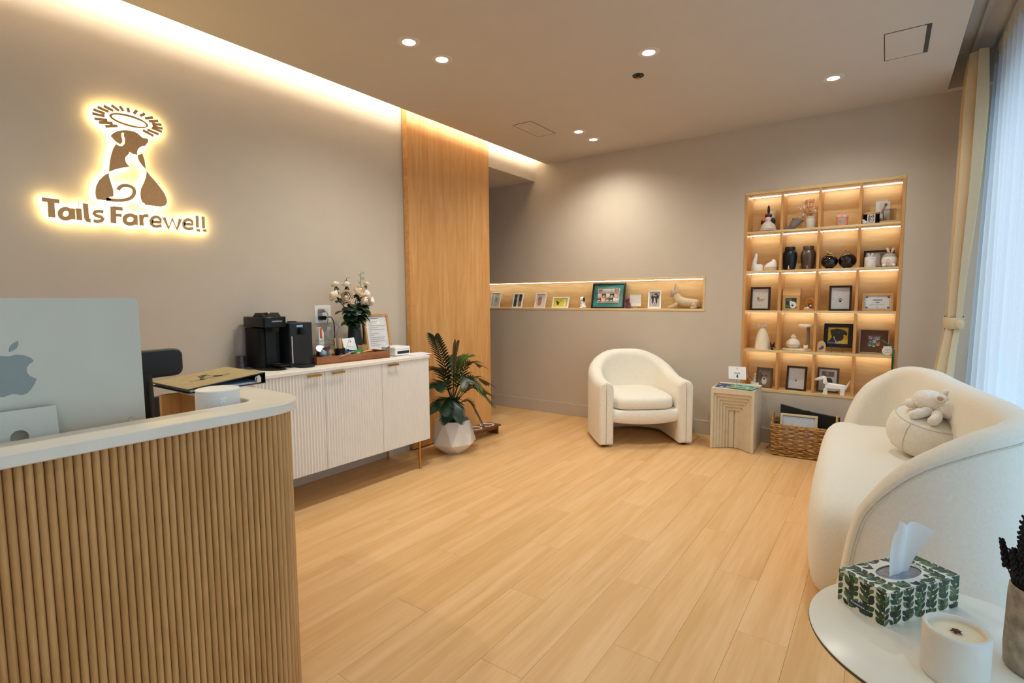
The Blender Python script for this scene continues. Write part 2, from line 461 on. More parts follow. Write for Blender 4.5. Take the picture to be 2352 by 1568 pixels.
# ------------------------------------------------------------------ back-lit wall sign
SIGN={'polys':{'dog':[(1.0714,2.1387),(1.0827,2.1542),(1.1018,2.1694),(1.1242,2.1794),(1.1517,2.1862),(1.1766,2.1855),(1.194,2.1795),(1.2051,2.1696),(1.2135,2.1629),(1.2342,2.1638),(1.2407,2.1578),(1.2389,2.1457),(1.231,2.1341),(1.2252,2.1235),(1.2109,2.118),(1.1975,2.1075),(1.1892,2.0959),(1.1846,2.0789),(1.185,2.0675),(1.1738,2.0674),(1.1648,2.0672),(1.1571,2.073),(1.1492,2.0741),(1.1444,2.0606),(1.1339,2.0499),(1.1283,2.0386),(1.1285,2.0262),(1.1341,2.0114),(1.1468,1.9986),(1.1105,1.9854),(1.0806,1.9718),(1.0534,1.955),(1.0563,1.9794),(1.0616,2.0138),(1.0699,2.0487),(1.0797,2.0786),(1.0921,2.1025),(1.1072,2.0959),(1.1195,2.0987),(1.1307,2.1135),(1.1329,2.1355),(1.129,2.1514),(1.1308,2.1658),(1.1251,2.1684),(1.1187,2.1601),(1.1187,2.1433),(1.1227,2.1274),(1.1179,2.1123),(1.1102,2.105),(1.0938,2.1141),(1.0802,2.1276)],'neck':[(1.1865,2.0666),(1.2087,2.08),(1.2171,2.0453),(1.2202,2.0006),(1.2076,2.0144),(1.1932,2.0335),(1.1866,2.0506)],'rbody':[(1.2244,1.9903),(1.2365,1.9732),(1.2564,1.9503),(1.2814,1.919),(1.3015,1.8893),(1.3126,1.8609),(1.314,1.837),(1.3031,1.8186),(1.2808,1.8108),(1.2431,1.8105),(1.2073,1.8103),(1.2041,1.8187),(1.194,1.8231),(1.1883,1.8398),(1.1867,1.8657),(1.193,1.8958),(1.2078,1.9273),(1.2189,1.9584)],'lbody':[(1.0518,1.9508),(1.031,1.9332),(1.0109,1.9076),(0.9962,1.8777),(0.9902,1.8466),(0.9906,1.8219),(0.9944,1.8087),(1.0236,1.8085),(1.052,1.8115),(1.0554,1.8198),(1.0456,1.8229),(1.0483,1.8289),(1.0638,1.8328),(1.0666,1.8473),(1.0653,1.8751),(1.0575,1.9046),(1.0523,1.9287)]},'rays':[((1.0513,2.1799),(1.1034,2.1965)),((1.0256,2.193),(1.0838,2.2042)),((1.0082,2.2063),(1.0617,2.2138)),((1.0015,2.2303),(1.051,2.2301)),((1.0063,2.2504),(1.0532,2.2438)),((1.0246,2.2673),(1.0699,2.2571)),((1.0502,2.28),(1.0908,2.2672)),((1.0833,2.2926),(1.1157,2.2747)),((1.1191,2.2983),(1.1354,2.2778)),((1.1554,2.3007),(1.1585,2.278)),((1.1963,2.2986),(1.1809,2.2773)),((1.2322,2.2924),(1.2101,2.2738)),((1.2698,2.2817),(1.2313,2.2669)),((1.2947,2.2696),(1.2484,2.2564)),((1.3099,2.2536),(1.2636,2.2476)),((1.3143,2.234),(1.2662,2.2366)),((1.3101,2.2171),(1.2603,2.2258)),((1.2929,2.1999),(1.2395,2.2113)),((1.2675,2.1856),(1.2183,2.2026))],'ring':[(1.2443,2.2305),(1.2418,2.2259),(1.2371,2.2215),(1.2304,2.2175),(1.2218,2.214),(1.2116,2.2111),(1.2001,2.2088),(1.1876,2.2073),(1.1743,2.2064),(1.1607,2.2063),(1.1471,2.2069),(1.1338,2.2083),(1.1211,2.2103),(1.1094,2.2129),(1.0988,2.216),(1.0897,2.2197),(1.0823,2.2237),(1.0766,2.228),(1.0728,2.2325),(1.071,2.237),(1.0713,2.2416),(1.0736,2.246),(1.0779,2.2501),(1.084,2.254),(1.0919,2.2574),(1.1014,2.2604),(1.1123,2.2627),(1.1242,2.2645),(1.1371,2.2655),(1.1505,2.2659),(1.1641,2.2655),(1.1776,2.2644),(1.1907,2.2626),(1.203,2.2601),(1.2142,2.257),(1.224,2.2533),(1.2322,2.2492),(1.2384,2.2447),(1.2426,2.2401),(1.2446,2.2353)],'ring2':[(1.2354,2.2306),(1.2335,2.2275),(1.2297,2.2247),(1.2241,2.2222),(1.2168,2.22),(1.2081,2.2182),(1.1982,2.2168),(1.1873,2.2159),(1.1758,2.2155),(1.1639,2.2156),(1.1519,2.2162),(1.1402,2.2173),(1.1289,2.2188),(1.1184,2.2207),(1.109,2.2229),(1.1007,2.2255),(1.0939,2.2283),(1.0886,2.2312),(1.085,2.2342),(1.0832,2.2373),(1.0831,2.2403),(1.0849,2.2432),(1.0884,2.2459),(1.0936,2.2484),(1.1003,2.2506),(1.1085,2.2524),(1.1178,2.2538),(1.1283,2.2548),(1.1395,2.2553),(1.1512,2.2554),(1.1631,2.2549),(1.1751,2.254),(1.1866,2.2526),(1.1975,2.2507),(1.2075,2.2485),(1.2163,2.246),(1.2236,2.2431),(1.2293,2.2401),(1.2333,2.2369),(1.2353,2.2337)],'letters':[[(0.018,[(0.7799,1.7776),(0.8438,1.7764)]),(0.0233,[(0.812,1.7719),(0.8115,1.6978)])],[(0.018,[(0.886,1.7237),(0.8849,1.7175),(0.8824,1.7115),(0.8786,1.7062),(0.8739,1.7019),(0.8686,1.6989),(0.863,1.6975),(0.8575,1.6976),(0.8525,1.6994),(0.8483,1.7026),(0.8453,1.7071),(0.8435,1.7124),(0.8431,1.7184),(0.8442,1.7246),(0.8467,1.7305),(0.8504,1.7357),(0.855,1.74),(0.8603,1.743),(0.8659,1.7446),(0.8714,1.7445),(0.8764,1.7428),(0.8807,1.7396),(0.8838,1.7352),(0.8856,1.7297),(0.886,1.7237)]),(0.0195,[(0.8919,1.7501),(0.8909,1.6975)])],[(0.027,[(0.9165,1.7749),(0.9183,1.7746)]),(0.021,[(0.9161,1.7533),(0.917,1.6962)])],[(0.0195,[(0.9452,1.781),(0.9458,1.7093),(0.9506,1.7),(0.9618,1.6991)])],[(0.015,[(1.0177,1.7488),(1.0015,1.7507),(0.9837,1.7457),(0.9776,1.735),(0.9854,1.7271),(1.0068,1.7231),(1.0133,1.7149),(1.0056,1.7024),(0.9891,1.6978),(0.9733,1.7004)])],[(0.0225,[(1.0608,1.7813),(1.0577,1.6975)]),(0.0165,[(1.0604,1.7751),(1.102,1.7743)]),(0.015,[(1.0593,1.7394),(1.0952,1.741)])],[(0.018,[(1.1578,1.727),(1.1565,1.7209),(1.1537,1.715),(1.1493,1.7097),(1.1438,1.7054),(1.1376,1.7024),(1.131,1.7009),(1.1245,1.701),(1.1186,1.7026),(1.1137,1.7058),(1.11,1.7101),(1.1078,1.7154),(1.1073,1.7213),(1.1085,1.7273),(1.1113,1.7332),(1.1156,1.7384),(1.121,1.7427),(1.1271,1.7458),(1.1337,1.7473),(1.1402,1.7473),(1.1462,1.7458),(1.1512,1.7427),(1.155,1.7383),(1.1572,1.733),(1.1578,1.727)]),(0.018,[(1.1576,1.7514),(1.1561,1.699)])],[(0.018,[(1.1845,1.7558),(1.1833,1.6989)]),(0.015,[(1.1841,1.7312),(1.1923,1.7474),(1.2041,1.7535),(1.2187,1.7529)])],[(0.015,[(1.2329,1.7238),(1.276,1.7262),(1.2753,1.7417),(1.2655,1.7514),(1.2516,1.7527),(1.2383,1.7446),(1.23,1.7282),(1.2307,1.7128),(1.2403,1.7032),(1.2541,1.701),(1.2794,1.7085)])],[(0.0158,[(1.2929,1.7546),(1.3146,1.6976),(1.3355,1.7511),(1.3562,1.6969),(1.3772,1.7547)])],[(0.015,[(1.3943,1.7293),(1.4403,1.7318),(1.4393,1.7468),(1.4291,1.7556),(1.4144,1.7571),(1.4011,1.7487),(1.3927,1.7329),(1.3936,1.7168),(1.4035,1.7066),(1.418,1.7037),(1.4433,1.7107)])],[(0.015,[(1.467,1.784),(1.4645,1.7154)]),(0.0135,[(1.4604,1.7048),(1.4686,1.7006),(1.4795,1.701)])],[(0.015,[(1.4998,1.7828),(1.4986,1.715)]),(0.0135,[(1.4945,1.7069),(1.5029,1.7026),(1.5141,1.7044)])]],'tail':(0.0165,[(1.0333,1.8144),(1.0666,1.8147),(1.1057,1.8203),(1.1336,1.8318),(1.1521,1.8489),(1.1599,1.8702),(1.1569,1.887),(1.1424,1.8973),(1.1201,1.8982),(1.1,1.8892),(1.0867,1.8701)])}
M_SIGN = mat('c99c66', 0.5, 0.15, var=0.05, scale=60)
M_SIGNGLOW = glow((1.0, 0.80, 0.34), 26.0)
sgn = thing('wall_sign', 'back-lit brushed gold sign of a dog under a halo with Tails Farewell lettering', 'sign', (XL, 1.2, 2.0))
def _sf(u, v, d): return (d, u - 1.2, v - 2.0)       # wall-plane y, z -> sign space
def sign_piece(name, build):
    b = B(); build(b, 0.026, 0.034); o = obj(name, b, M_SIGN, sgn)
    b = B(); build(b, 0.019, 0.022); obj('backlight', b, M_SIGNGLOW, o)
for k, nm in (('dog', 'dog_head_shape'), ('neck', 'neck_shape'), ('rbody', 'chest_shape'), ('lbody', 'haunch_shape')):
    sign_piece(nm, lambda b, d0, d1, k=k: b.prism(SIGN['polys'][k], d0, d1, _sf))
sign_piece('tail_shape', lambda b, d0, d1: stroke_b(b, [p[:] for p in smooth_curve([(*q, 0) for q in SIGN['tail'][1]], 3)] and [(p.x, p.y) for p in smooth_curve([(*q, 0) for q in SIGN['tail'][1]], 3)], SIGN['tail'][0], _sf, d0, d1))
def _ring(b, d0, d1):
    o_, i_ = SIGN['ring'], SIGN['ring2']
    b.grid([[_sf(*p, d) for p in R] for R, d in ((o_, d0), (i_, d0), (i_, d1), (o_, d1))], cu=True, cv=True)
sign_piece('halo_ring', _ring)
for a, e in SIGN['rays']:
    sign_piece('halo_ray', lambda b, d0, d1, a=a, e=e: stroke_b(b, [a, e], 0.0138, _sf, d0, d1))
for L in SIGN['letters']:
    def bl(b, d0, d1, L=L):
        for q, (w, pts) in enumerate(L): stroke_b(b, pts, w * 1.1, _sf, d0 - .0004 * q, d1 + .0004 * q)
    sign_piece('letter', bl)

# ------------------------------------------------------------------ reception desk
M_STONE = mat('e4dccb', 0.38, var=0.04, scale=14, spec=0.5)
M_SLAT = wood('b98a52', 'cfa168', 'Z', freq=30, stretch=10, rough=0.55, rnd=True)
M_DESKW = wood('b07f45', 'c4925a', 'Z', freq=20, stretch=10)
ZT = 0.98
def desk_path(off):
    """outer outline of the counter, inset by off: front run, rounded corner, return"""
    r = 0.165 - off; pts = [(-1.484 - off, -1.1), (-1.484 - off, -0.4), (-1.484 - off, 0.2), (-1.484 - off, 0.838)]
    for k in range(1, 13):
        a = PI / 2 * k / 12; pts.append((-1.649 + r * math.cos(a), 0.838 + r * math.sin(a)))
    pts += [(-1.9, 1.003 - off), (-2.17, 1.003 - off)]
    return pts
ct = thing('countertop', 'narrow cream stone counter top with rounded corner on the reception desk', 'countertop', (-1.6, 0.5, 0.95))
outer = desk_path(0.0)
inner = [(-2.17, 0.868)]
for k in range(0, 7):
    a = PI / 2 * (1 - k / 6); inner.append((-1.665 + 0.043 * math.cos(a), 0.825 + 0.043 * math.sin(a)))
inner += [(-1.622, 0.2), (-1.622, -1.1)]
b = B().prism([(x + 1.6, y - 0.5) for x, y in outer + inner], 0.0, 0.03)
obj('stone_slab', b, M_STONE, ct, bevel=0.003)
desk = thing('reception_desk', 'curved reception desk clad in half-round oak slats', 'reception desk', (-1.6, 0.5, 0))
p0 = desk_path(0.034)
b = B().prism([(x + 1.6, y - 0.5) for x, y in p0 + [(-2.17, 0.872), (-1.67, 0.872), (-1.626, 0.83), (-1.626, -1.1)]], 0.0, 0.95)
obj('body_panel', b, M_DESKW, desk)
obj('inner_worktop', B().bx(-0.62, -0.026, -1.6, 0.372, 0.815, 0.845), mat('e5dfd3', 0.5), desk, bevel=0.002)
obj('side_panel', B().bx(-0.58, -0.56, 0.31, 0.372, 0, 0.95), M_OAK, desk)
# slats along the outline, one mesh shared by all
path = [Vector((x, y)) for x, y in desk_path(0.034)]
seglen = [(path[i + 1] - path[i]).length for i in range(len(path) - 1)]
tot = sum(seglen); SP = 0.0172; ns = int(tot / SP)
def on_path(s):
    for i, L in enumerate(seglen):
        if s <= L or i == len(seglen) - 1:
            t_ = (path[i + 1] - path[i]).normalized(); return path[i] + t_ * s, t_
        s -= L
sb = B(); prof = [(-0.0084, -0.001)] + [(0.0084 * math.cos(PI - PI * k / 7), 0.0135 * math.sin(PI * k / 7)) for k in range(8)] + [(0.0084, -0.001)]
sb.prism(prof, 0.0, 0.9495)
smesh = None
for i in range(ns):
    p, t_ = on_path((i + 0.5) * SP)
    if p.y < -0.35 : continue
    if smesh is None:
        o = obj('slat', sb, M_SLAT, desk, smooth=True, ang=60); smesh = o.data
    else:
        o = bpy.data.objects.new('slat', smesh); COL.objects.link(o); o.parent = desk
    o.location = (p.x + 1.6, p.y - 0.5, 0)
    o.rotation_euler = (0, 0, math.atan2(t_.y, t_.x) + PI)   # bulge outwards

# ------------------------------------------------------------------ desktop computer (back towards the room)
M_ALU = mat('cdc7b4', 0.5, 0.25, var=0.02, scale=10)
pc = thing('desktop_computer', 'silver all-in-one computer seen from behind on the reception desk', 'computer', (-1.70, 0.322, 0.845))
poly = rrect(-0.2735, 0.2735, 0.0, 0.362, 0.014)
f = lambda u, v, d: (d, u, v)
b = B().prism(poly, -0.0115, 0.0, lambda u, v, d: (d, u, v + 0.1))
obj('housing', b, M_ALU, pc, bevel=0.0015)
M_ALOGO = mat('8b8d83', 0.3, 0.3, var=0.02)
ap = [(0, .30), (.10, .33), (.22, .31), (.33, .24), (.37, .17), (.30, .12), (.25, .05), (.245, -.04), (.28, -.12), (.35, -.18), (.39, -.20), (.36, -.29), (.29, -.41), (.22, -.49), (.14, -.51), (.06, -.48), (0, -.465),
      (-.06, -.48), (-.14, -.51), (-.22, -.49), (-.29, -.41), (-.37, -.27), (-.41, -.10), (-.40, .06), (-.34, .20), (-.25, .29), (-.14, .325), (-.06, .31)]
lf_ = [(.00, .36), (.01, .44), (.06, .52), (.15, .57), (.155, .50), (.12, .42), (.06, .375)]
b = B().prism([(u * 0.118, v * 0.118 + 0.288) for u, v in ap], 0.0, 0.0008, f).prism([(u * 0.118, v * 0.118 + 0.292) for u, v in lf_], 0.0, 0.0008, f)
obj('fruit_logo', b, M_ALOGO, pc)
b = B().lathe([(0.0, 0.0004), (0.0065, 0.0004), (0.0075, 0.0012), (0.008, 0.0)], 20); b.xf(Matrix.Translation((0.0, 0.238, 0.125)) @ Matrix.Rotation(PI / 2, 4, 'Y'))
obj('power_button', b, M_ALU, pc, smooth=True)
# stand: bent plate with a round cable hole, foot below
pl = []
b = B(); n = 20
def stand_pt(u, v):   # v along plate from foot to hinge
    return (0.045 - 0.030 * v, u, 0.006 + 0.19 * v)
n = 40
hole = [(0.017 * math.cos(2 * PI * k / n), 0.66 + 0.09 * math.sin(2 * PI * k / n)) for k in range(n)]
outl = [(0.073 * math.cos(2 * PI * k / n) / max(abs(math.cos(2 * PI * k / n)), abs(math.sin(2 * PI * k / n))), 0.5 + 0.5 * math.sin(2 * PI * k / n) / max(abs(math.cos(2 * PI * k / n)), abs(math.sin(2 * PI * k / n)))) for k in range(n)]
rows = []
for R, d in ((outl, 0.0), (hole, 0.0), (hole, 0.008), (outl, 0.008)):
    rows.append([(stand_pt(u, v)[0] + d, u, stand_pt(u, v)[2]) for u, v in R])
b.grid(rows, cu=True, cv=True)
obj('stand', b, M_ALU, pc)
obj('foot', B().bx(-0.08, 0.055, -0.073, 0.073, 0.0, 0.007), M_ALU, pc, bevel=0.002)

# ------------------------------------------------------------------ smart speaker
sp = thing('smart_speaker', 'white rounded smart speaker standing inside the counter corner', 'speaker', (-1.70, 0.795, 0.845), math.radians(-25))
b = B().lathe([(0.056, 0.0), (0.061, 0.004), (0.062, 0.02), (0.0625, 0.155), (0.062, 0.165), (0.0605, 0.172)], 40)
obj('grille', b, mat('e6e3dc', 0.6, var=0.02, bump=0.25, bscale=900), sp, smooth=True, ang=50)
obj('top_cap', B().lathe([(0.0605, 0.172), (0.062, 0.1735), (0.0615, 0.177), (0.058, 0.1785), (0.0, 0.178)], 40), mat('f2efe8', 0.4, var=0.01), sp, smooth=True, ang=35)
vs, fs = text_polys('SONOS', 0.021)
vv = []
for u, v in vs:
    a = math.radians(12) + v / 0.063; vv.append((0.0632 * math.cos(a), 0.0632 * math.sin(a), 0.123 - u))
b = B().add(vv, fs); obj('lettering', b, mat('ffffff', 0.5, var=0.01), sp)

# ------------------------------------------------------------------ ring binder lying on the return
bd = thing('ring_binder', 'black ring binder with kraft paper cover lying on the counter return', 'binder', (-2.08, 0.945, ZT))
M_KRAFT = mat('a9966a', 0.75, var=0.10, scale=40)
hx, y0, y1 = 0.15, -0.142, 0.137
obj('bottom_cover', B().bx(-hx, hx, y0, y1, 0, 0.003), M_BLACK, bd, bevel=0.0008)
obj('spine', B().bx(-hx, hx, y1 - 0.003, y1, 0, 0.040), M_BLACK, bd, bevel=0.001)
b = B().add([(-hx, y0, .0115), (hx, y0, .0115), (hx, y1, .0385), (-hx, y1, .0385), (-hx, y0, .0145), (hx, y0, .0145), (hx, y1, .0415), (-hx, y1, .0415)], [(0, 3, 2, 1), (4, 5, 6, 7), (0, 1, 5, 4), (1, 2, 6, 5), (2, 3, 7, 6), (3, 0, 4, 7)])
o = obj('top_cover', b, M_BLACK, bd)
e = 0.004
def cov(u, v): return (u, v, 0.0147 + (v - y0) / (y1 - y0) * 0.027 + 0.0002)
obj('kraft_sheet', B().flat([(-hx + e, y0 + e), (hx - e, y0 + e), (hx - e, y1 - .002), (-hx + e, y1 - .002)], cov), M_KRAFT, o)
vs, fs = text_polys('Tails Farewell', 0.026)
M_INK = mat('1b1a17', 0.7, var=0.05)
b = B().add([(lambda q: (q[0], q[1], q[2] + .0004))(cov(0.018 - v, u - 0.005)) for u, v in vs], fs)
sd = SIGN['polys']
for k in ('dog', 'neck', 'rbody', 'lbody'):
    P_ = [(0.17 - (2.19 - z) * 0.0 , 0) for y, z in sd[k]]
    b.add([(lambda q: (q[0], q[1], q[2] + .0004))(cov(-0.045 - (z - 2.0) * 0.26 + 0.03, (y - 1.16) * 0.26)) for y, z in sd[k]], [tuple(range(len(sd[k])))])
obj('cover_print', b, M_INK, o)
b = B()
for k in range(5):
    z = 0.0035 + 0.0014 * k; b.bx(-hx + .01, hx - .006, y0 + .012, y1 - .02, z, z + .0012)
obj('paper_stack', b, mat('cfd6de', 0.5, var=0.02), bd)
b = B().tube([(hx + .001, y1 - .03 + .011 * math.cos(a), .02 + .011 * math.sin(a)) for a in [2 * PI * k / 16 for k in range(16)]], .0022, 8, True)
obj('ring_mechanism', b, M_STEEL, bd, smooth=True)
b = B().sph((hx + .0015, y1 - .028, .021), (.002, .008, .011)).sph((hx + .0015, y1 - .028, .010), (.002, .010, .005))
obj('sticker', b, mat('e9ddcf', 0.5), bd, smooth=True)

# ------------------------------------------------------------------ office chair behind the desk
ch = thing('office_chair', 'black office chair with padded headrest behind the computer', 'chair', (-2.62, 0.83, 0), math.radians(96))
M_CH = mat('0b0b0c', 0.45, var=0.12, bump=0.1, bscale=300)
pts = rrect(-0.145, 0.145, 0.985, 1.098, 0.03, 4)
b = B().prism(pts, -0.03, 0.03, lambda u, v, d: (u, -0.20 + d + 0.35 * u * u, v))
obj('headrest', b, M_CH, ch, bevel=0.012, seg=3)
obj('back_post', B().tube([(0, -.205, 1.0), (0, -.215, .85), (0, -.20, .6), (0, -.10, .42)], .026, 8), M_BLACK, ch, smooth=True)
b = B().prism(rrect(-0.21, 0.21, 0.55, 0.90, 0.06, 4), -0.025, 0.025, lambda u, v, d: (u, -0.18 + d + 0.4 * u * u, v))
obj('backrest', b, M_CH, ch, bevel=0.012, seg=3)
b = B().prism(rrect(-0.23, 0.23, -0.22, 0.24, 0.07, 4), 0.45, 0.52)
obj('seat', b, M_CH, ch, bevel=0.02, seg=3)
obj('gas_lift', B().lathe([(0.028, 0.10), (0.028, 0.30), (0.018, 0.30), (0.018, 0.45)], 14), M_STEEL, ch, smooth=True)
for k in range(5):
    a = 2 * PI * k / 5
    o = obj('base_leg', B().tube([(0, 0, .11), (.15 * math.cos(a), .15 * math.sin(a), .095), (.28 * math.cos(a), .28 * math.sin(a), .065)], [.022, .018, .013], 8), M_BLACK, ch, smooth=True)
    obj('caster', B().sph((.28 * math.cos(a), .28 * math.sin(a), .027), .027, 12, 8), M_BLACK, o, smooth=True)

# ------------------------------------------------------------------ white fluted sideboard
SBX, SBY = -2.843, 1.98
sbd = thing('sideboard', 'white fluted sideboard with brass handles and slim brass legs', 'sideboard', (SBX, SBY, 0), math.radians(-1.6))
M_SBW = mat('ece5da', 0.5, var=0.015, scale=10)
Y0, Y1, ZB, ZTOP, DEP = -0.45, 0.90, 0.222, 0.868, 0.43
b = B().bx(-DEP, -0.02, Y0, Y1, ZB, ZB + .018).bx(-DEP, -0.02, Y0, Y0 + .018, ZB, ZTOP - .02).bx(-DEP, -0.02, Y1 - .018, Y1, ZB, ZTOP - .02).bx(-DEP, -DEP + .01, Y0, Y1, ZB, ZTOP - .02)
for y in (0, .45): b.bx(-DEP, -0.022, y - .009, y + .009, ZB, ZTOP - .02)
obj('carcass', b, M_SBW, sbd)
obj('top_board', B().bx(-DEP, 0.004, Y0, Y1, ZTOP - .02, ZTOP), M_SBW, sbd, bevel=0.0015)
for k in range(3):
    ya, yb = Y0 + .45 * k + .0015, Y0 + .45 * (k + 1) - .0015
    nf = 22; w = (yb - ya) / nf; lo = []; 
    for i in range(nf):
        for j in range(6):
            tt = j / 6; lo.append((0.0 - 0.0065 * abs(math.cos(PI * tt)) ** 1.5 if True else 0, ya + (i + tt) * w))
    lo.append((-0.0065, yb))
    b = B(); za, zb = ZB, ZTOP - .0215
    b.grid([[(x, y, za) for x, y in lo], [(x, y, zb) for x, y in lo]])
    b.grid([[(-.02, y, za) for x, y in lo], [(x, y, za) for x, y in lo]]).grid([[(-.02, y, zb) for x, y in lo], [(x, y, zb) for x, y in lo]])
    b.add([(-.02, ya, za), (-.0065, ya, za), (-.0065, ya, zb), (-.02, ya, zb)], [(0, 1, 2, 3)]).add([(-.02, yb, za), (-.0065, yb, za), (-.0065, yb, zb), (-.02, yb, zb)], [(3, 2, 1, 0)])
    b.add([(-.02, ya, za), (-.02, yb, za), (-.02, yb, zb), (-.02, ya, zb)], [(0, 3, 2, 1)])
    d = obj('door', b, M_SBW, sbd, smooth=True, ang=50)
    hy = (yb - .125) if k == 0 else (ya + .04)
    hb = B()
    hl = .095
    hb.bx(.010, .0165, hy, hy + hl, ZTOP - .041, ZTOP - .030)
    for q in range(9): hb.bx(.0165, .0185, hy + .003 + q * .0104, hy + .003 + q * .0104 + .006, ZTOP - .042, ZTOP - .029)
    hb.bx(0, .011, hy + .012, hy + .02, ZTOP - .039, ZTOP - .032).bx(0, .011, hy + hl - .02, hy + hl - .012, ZTOP - .039, ZTOP - .032)
    obj('handle', hb, M_GOLD, d)
for (x, y) in ((-.03, .81), (-.40, .81), (-.03, -.36), (-.40, -.36)):
    o = obj('leg', B().lathe([(.009, .006), (.009, ZB)], 14, (x, y, 0)), M_GOLD, sbd, smooth=True, ang=40)
    obj('foot_pad', B().lathe([(.008, 0), (.011, .001), (.011, .006), (.009, .007)], 14, (x, y, 0)), M_STEEL, o, smooth=True, ang=40)
ST = 0.868
# ------------------------------------------------------------------ coffee machine
cm = thing('coffee_machine', 'tall black capsule coffee machine on the sideboard', 'coffee machine', (-3.10, 1.775, ST), 0)
M_BK = mat('060606', 0.4, var=0.06, spec=.3); M_BKG = mat('080809', 0.22, var=0.04, spec=.3); M_BKM = mat('050505', 0.55, var=0.08, spec=.25)
b = B().lathe([(0.0, 0), (.098, 0), (.10, .004), (.10, .012), (.097, .015), (0, .015)], 32, sx=1.15, sy=.78); obj('base_plate', b, M_BK, cm, smooth=True, ang=30)
b = B().prism(rrect(-.17, .01, -.07, .07, .02, 4), .012, .255); obj('body', b, M_BKM, cm, bevel=.002)
b = B().prism(rrect(-.17, .075, -.072, .072, .012, 4), .262, .325); o = obj('brew_head', b, M_BKG, cm, bevel=.004)
vs, fs = text_polys('NESPRESSO', .0135)
obj('lettering', B().add([(.0755, u + .01, .297 + v) for u, v in vs], fs), mat('d9d2c8', .4), o)
b = B().prism([(-.06, 0), (.065, 0), (.035, .024), (-.03, .024)], -.058, .058, lambda u, v, d: (u - .02, d, .325 + v)); obj('lid_lever', b, M_BK, cm, bevel=.003)
obj('lever_bar', B().bx(.01, .05, -.03, -.02, .346, .354), M_STEEL, cm, bevel=.001)
b = B().lathe([(.036, .255), (.04, .235), (.045, .262)], 20, (.035, 0, 0)); obj('spout', b, M_BK, cm, smooth=True)
obj('front_column', B().bx(.005, .018, -.035, .035, .015, .255), M_BK, cm, bevel=.003)
b = B().lathe([(.0, .026), (.046, .026), (.05, .030), (.05, .036), (.043, .036), (.04, .033), (0, .033)], 28, (.085, .02, 0)).lathe([(.022, 0), (.024, .02), (.044, .027)], 20, (.085, .02, 0))
obj('cup_tray', b, M_BK, cm, smooth=True, ang=40)
wt = tag(obj('water_tank', B().lathe([(.036, 0.0), (.037, .002), (.037, .25)], 24, (0, 0, 0)), glass((.93, .93, .95), 1.0, 'acrylic')), 'clear acrylic tube container behind the coffee machine', 'container')
wt.location = (-3.225, 1.655, ST)
tag(obj('capsule_stack', B().lathe([(.02, .01), (.031, .012), (.028, .05), (.03, .052), (.027, .085), (.0, .09)], 16), mat('3a3236', .4)), 'dark capsules inside the clear tube behind the coffee machine', 'capsules').location = (-3.225, 1.655, ST)
# second machine
m2 = thing('milk_frother', 'shorter grey black drinks machine beside the coffee machine', 'drinks machine', (-3.11, 1.955, ST))
M_GR = mat('26282c', .45, .1, var=.04, spec=.3)
b = B().prism(rrect(-.13, .07, -.082, .082, .012, 4), 0, .282); obj('body', b, M_GR, m2, bevel=.003)
obj('recess_panel', B().bx(.0695, .0712, -.058, .052, .015, .205), mat('0a0b0d', .25), m2)
b = B().lathe([(.02, .21), (.02, .24), (.016, .25)], 14, (.083, -.005, 0)).bx(.07, .085, -.018, .008, .215, .25); obj('spout', b, M_BK, m2, smooth=True, ang=40)
obj('screen', B().bx(.0705, .0716, -.032, .012, .254, .268), mat('7db2d6', .3), m2)
vs, fs = text_polys('BREW', .011); obj('lettering', B().add([(.0719, u - .010, .261 + v) for u, v in vs], fs), mat('e8f2fa', .4), m2)
obj('top_cap', B().lathe([(.03, .282), (.03, .288), (.026, .290), (0, .290)], 20, (-.03, 0, 0)), M_BK, m2, smooth=True, ang=40)
b = B().lathe([(0, 0), (.056, 0), (.06, .004), (.06, .010), (.055, .012), (0, .010)], 28, (.10, -.0, 0)); obj('drip_tray', b, M_GR, m2, smooth=True, ang=40)
obj('steel_tube', B().tube([(.08, -.074, .03), (.08, -.074, .2)], .006, 10), M_STEEL, m2, smooth=True)

# ------------------------------------------------------------------ serving tray and what stands on it
tr = thing('serving_tray', 'rectangular acacia wood tray on the sideboard', 'tray', (-3.075, 2.33, ST), math.radians(-6))
M_AC = wood('6e3f22', '9a6038', 'Y', freq=16, stretch=7, rough=.4)
TW, TL = .10, .285
obj('tray_floor', B().bx(-TW, TW, -TL, TL, 0, .008), M_AC, tr)
for (a, c_, d, e) in ((-TW, -TW + .01, -TL, TL), (TW - .01, TW, -TL, TL), (-TW + .01, TW - .01, -TL, -TL + .01), (-TW + .01, TW - .01, TL - .01, TL)):
    obj('tray_side', B().bx(a, c_, d, e, 0, .052), M_AC, tr, bevel=.0015)
TZ = ST + .0085
# jar with coffee capsules
jr = thing('glass_jar', 'round lidded glass jar of coffee capsules on the tray', 'jar', (-3.075, 2.145, TZ))
obj('jar_body', B().lathe([(.0, .002), (.068, .002), (.074, .008), (.075, .03), (.075, .085), (.066, .108), (.058, .116)], 36), glass((.97, .98, .98), 2.2, 'jar'), jr, smooth=True, ang=60)
obj('jar_lid', B().lathe([(.060, .1165), (.066, .119), (.062, .128), (.04, .14), (.012, .146), (.012, .15), (.02, .156), (.017, .168), (.0, .170)], 36), glass((.97, .98, .98), 2.2, 'jar'), jr, smooth=True, ang=60)
caps = [((-.028, -.03, .022), 'b8742e'), ((.03, -.034, .022), '5a2438'), ((.0, .036, .024), '401a3a'), ((.036, .02, .024), 'a9b2bd'), ((-.036, .02, .022), '7d3a20'),
        ((.02, -.03, .058), 'a9b2bd'), ((-.02, .0, .062), '6a2248'), ((.034, .022, .06), 'c08a3c'), ((.0, -.036, .088), 'c9c4bb'), ((.024, .0, .092), '5a1f45'), ((-.03, -.028, .058), '57203c'), ((-.02, .036, .058), 'd6cfb8')]
